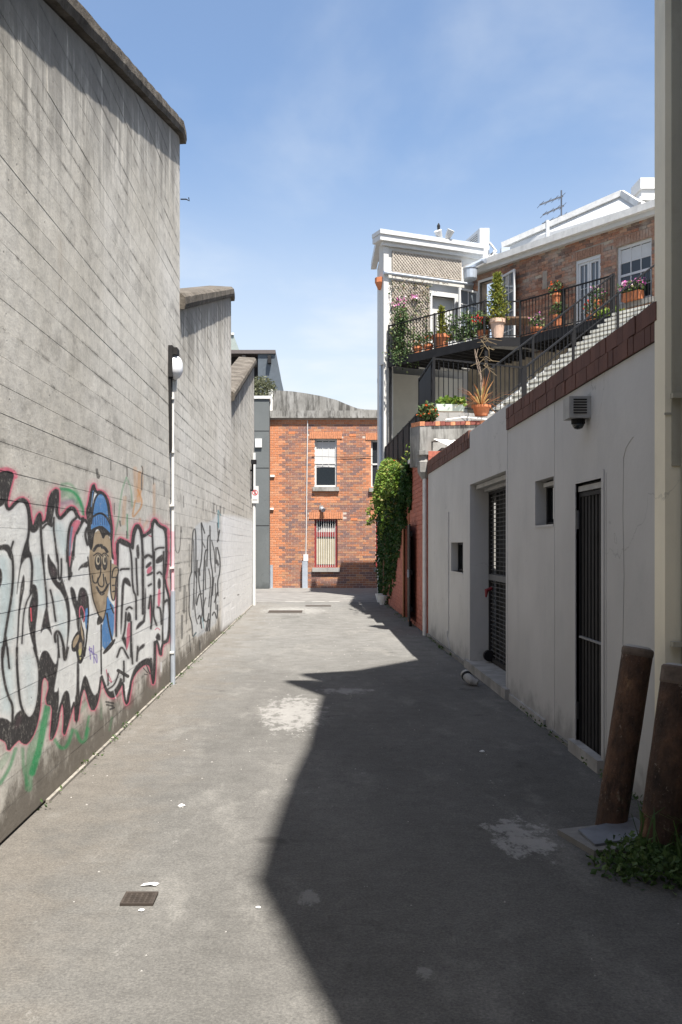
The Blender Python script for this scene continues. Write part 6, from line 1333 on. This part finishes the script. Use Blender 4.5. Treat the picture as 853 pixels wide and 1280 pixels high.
c = PF.p((sashh[0] + sashh[1]) / 2 - .03, .0, sashh[2]); t = thing('window_box', c, 'terracotta window box of pink and white flowers under the sash window', 'window box')
sa = (sashh[0] + sashh[1]) / 2
MB().pbox(PF, sa - .32, sa + .2, .02, .22, sashh[2] + .003, sashh[2] + .22).build('box', M_TERRA, t)
leaves(260, .09, lambda: PF.p(sa - .06 + rng.uniform(-.33, .33), .12 + rng.normal() * .08, sashh[2] + .24 + .22 * rng.random()), 0, .8).build('leaves', L_GREEN, t); leaves(120, .08, lambda: PF.p(sa - .06 + rng.uniform(-.33, .33), .14 + rng.normal() * .09, sashh[2] + .32 + .2 * rng.random()), 0, .95).build('petals', L_PINK, t)
c = on_line(C_, D_, 748, .5); t = thing('low_shrub', c, 'low bright green shrub at the head of the stone steps', 'shrub'); leaves(420, .11, ball(c + Vector((0, 0, .14)), (.5, .3, .2)), -.2, .5).build('foliage', L_VINE, t)
# terrace plants
ya = W(603, 515, 17.35); t = pot('spiky_plant', Vector((ya.x, 17.45, 3.92)), .17, .19, 'terracotta pot with a spiky copper leaved plant on the brick cap', group=None)
mb = MB(); o_ = Vector((ya.x, 17.45, 4.1))
for k in range(44):
    a = rng.uniform(0, 6.28); el = rng.uniform(.0, 1.35); L = rng.uniform(.45, .88); d = Vector((math.cos(a) * math.cos(el), math.sin(a) * math.cos(el), math.sin(el))); e = d.cross(Vector((0, 0, 1))).normalized() * .015; drp = Vector((0, 0, -.22 * math.cos(el) * L))
    m1 = o_ + d * L * .55; t1 = o_ + d * L + drp
    mb.quad(o_ - e * .6, o_ + e * .6, m1 + e, m1 - e); mb.quad(m1 - e, m1 + e, t1 + e * .1, t1 - e * .1)
mb.build('blades', L_YUCCA, t)
o_ = W(607, 512, 17.6); t = thing('twisted_vine', Vector((o_.x, 17.65, 3.95)), 'bare twisted vine stem climbing from the spiky pot up to the balcony corner', 'vine')
for k in range(3):
    pts = []; ph = k * 1.3
    for i in range(14):
        f = i / 13; p = W(607 + 2 * f, 512 - 92 * f, 17.7); r = .022 + .05 * max(0, f - .65) * (k % 3); pts.append(p + Vector((r * math.cos(ph + f * 9), 1.2 * f + r * math.sin(ph + f * 9), 0)))
    MB().tube(pts, [.009 - .004 * (i / 13) for i in range(14)], 5).build('stem', plain('grey_bark', (.16, .12, .09), .9, .2, 20), t)
mb = MB()
for k in range(34):
    p = W(608 + rng.normal() * 3, rng.uniform(418, 460), 17.8 + rng.uniform(0, 1)); d = Vector((rng.normal() * .25, rng.normal() * .1, -abs(rng.normal()) * .22)); mb.bar(p, p + d * .6, .008)
mb.build('side_twigs', L_TWIG, t, kind='stuff')
c = W(563, 514, 17.2); t = thing('planter_trough', (c.x, 17.25, c.z), 'pale green trough of leafy salad plants on the brick cap of the terrace', 'potted plant')
MB().hexa([(W(546, 514, 17.1).x, 17.02, c.z - .02), (W(580, 514, 17.2).x, 17.18, c.z), (W(580, 514, 17.2).x, 17.36, c.z), (W(546, 514, 17.1).x, 17.2, c.z - .02), (W(546, 514, 17.1).x - .02, 17.0, c.z + .1), (W(580, 514, 17.2).x + .02, 17.16, c.z + .12), (W(580, 514, 17.2).x + .02, 17.38, c.z + .12), (W(546, 514, 17.1).x - .02, 17.22, c.z + .1)]).build('trough', plain('pale_green_plastic', (.55, .62, .54), .6, .05), t)
leaves(260, .09, lambda: Vector((W(rng.uniform(548, 580), 506, 17.2).x, 17.2 + rng.normal() * .07, c.z + .12 + .1 * rng.random())), -.2, .8).build('foliage', L_VINE, t)
c = W(535, 516, 16.95); t = thing('geraniums', c, 'orange red geraniums spilling over the end of the terrace parapet', 'flowers')
leaves(330, .07, ball(c, (.17, .14, .17)), .2, .8).build('leaves', L_GREEN, t); leaves(26, .05, ball(c + Vector((0, -.05, -.03)), (.2, .14, .19)), 0, .95).build('petals', L_ORANGE, t)
sp_ = W(510, 570, 20); t = thing('wall_sprigs', (2.0, 19.6, 3.27), 'light green sprigs growing from the gutter over the red brick wall', 'plant'); leaves(60, .09, lambda: Vector((1.98 + rng.normal() * .05, 18.8 + rng.uniform(0, 1.2), 3.3 + .3 * rng.random())), -.7, .4).build('leaves', L_VINE, t); leaves(12, .09, ball((1.95, 22.6, 3.5), (.06, .2, .1)), 0, .9).build('petals', L_RED, t)
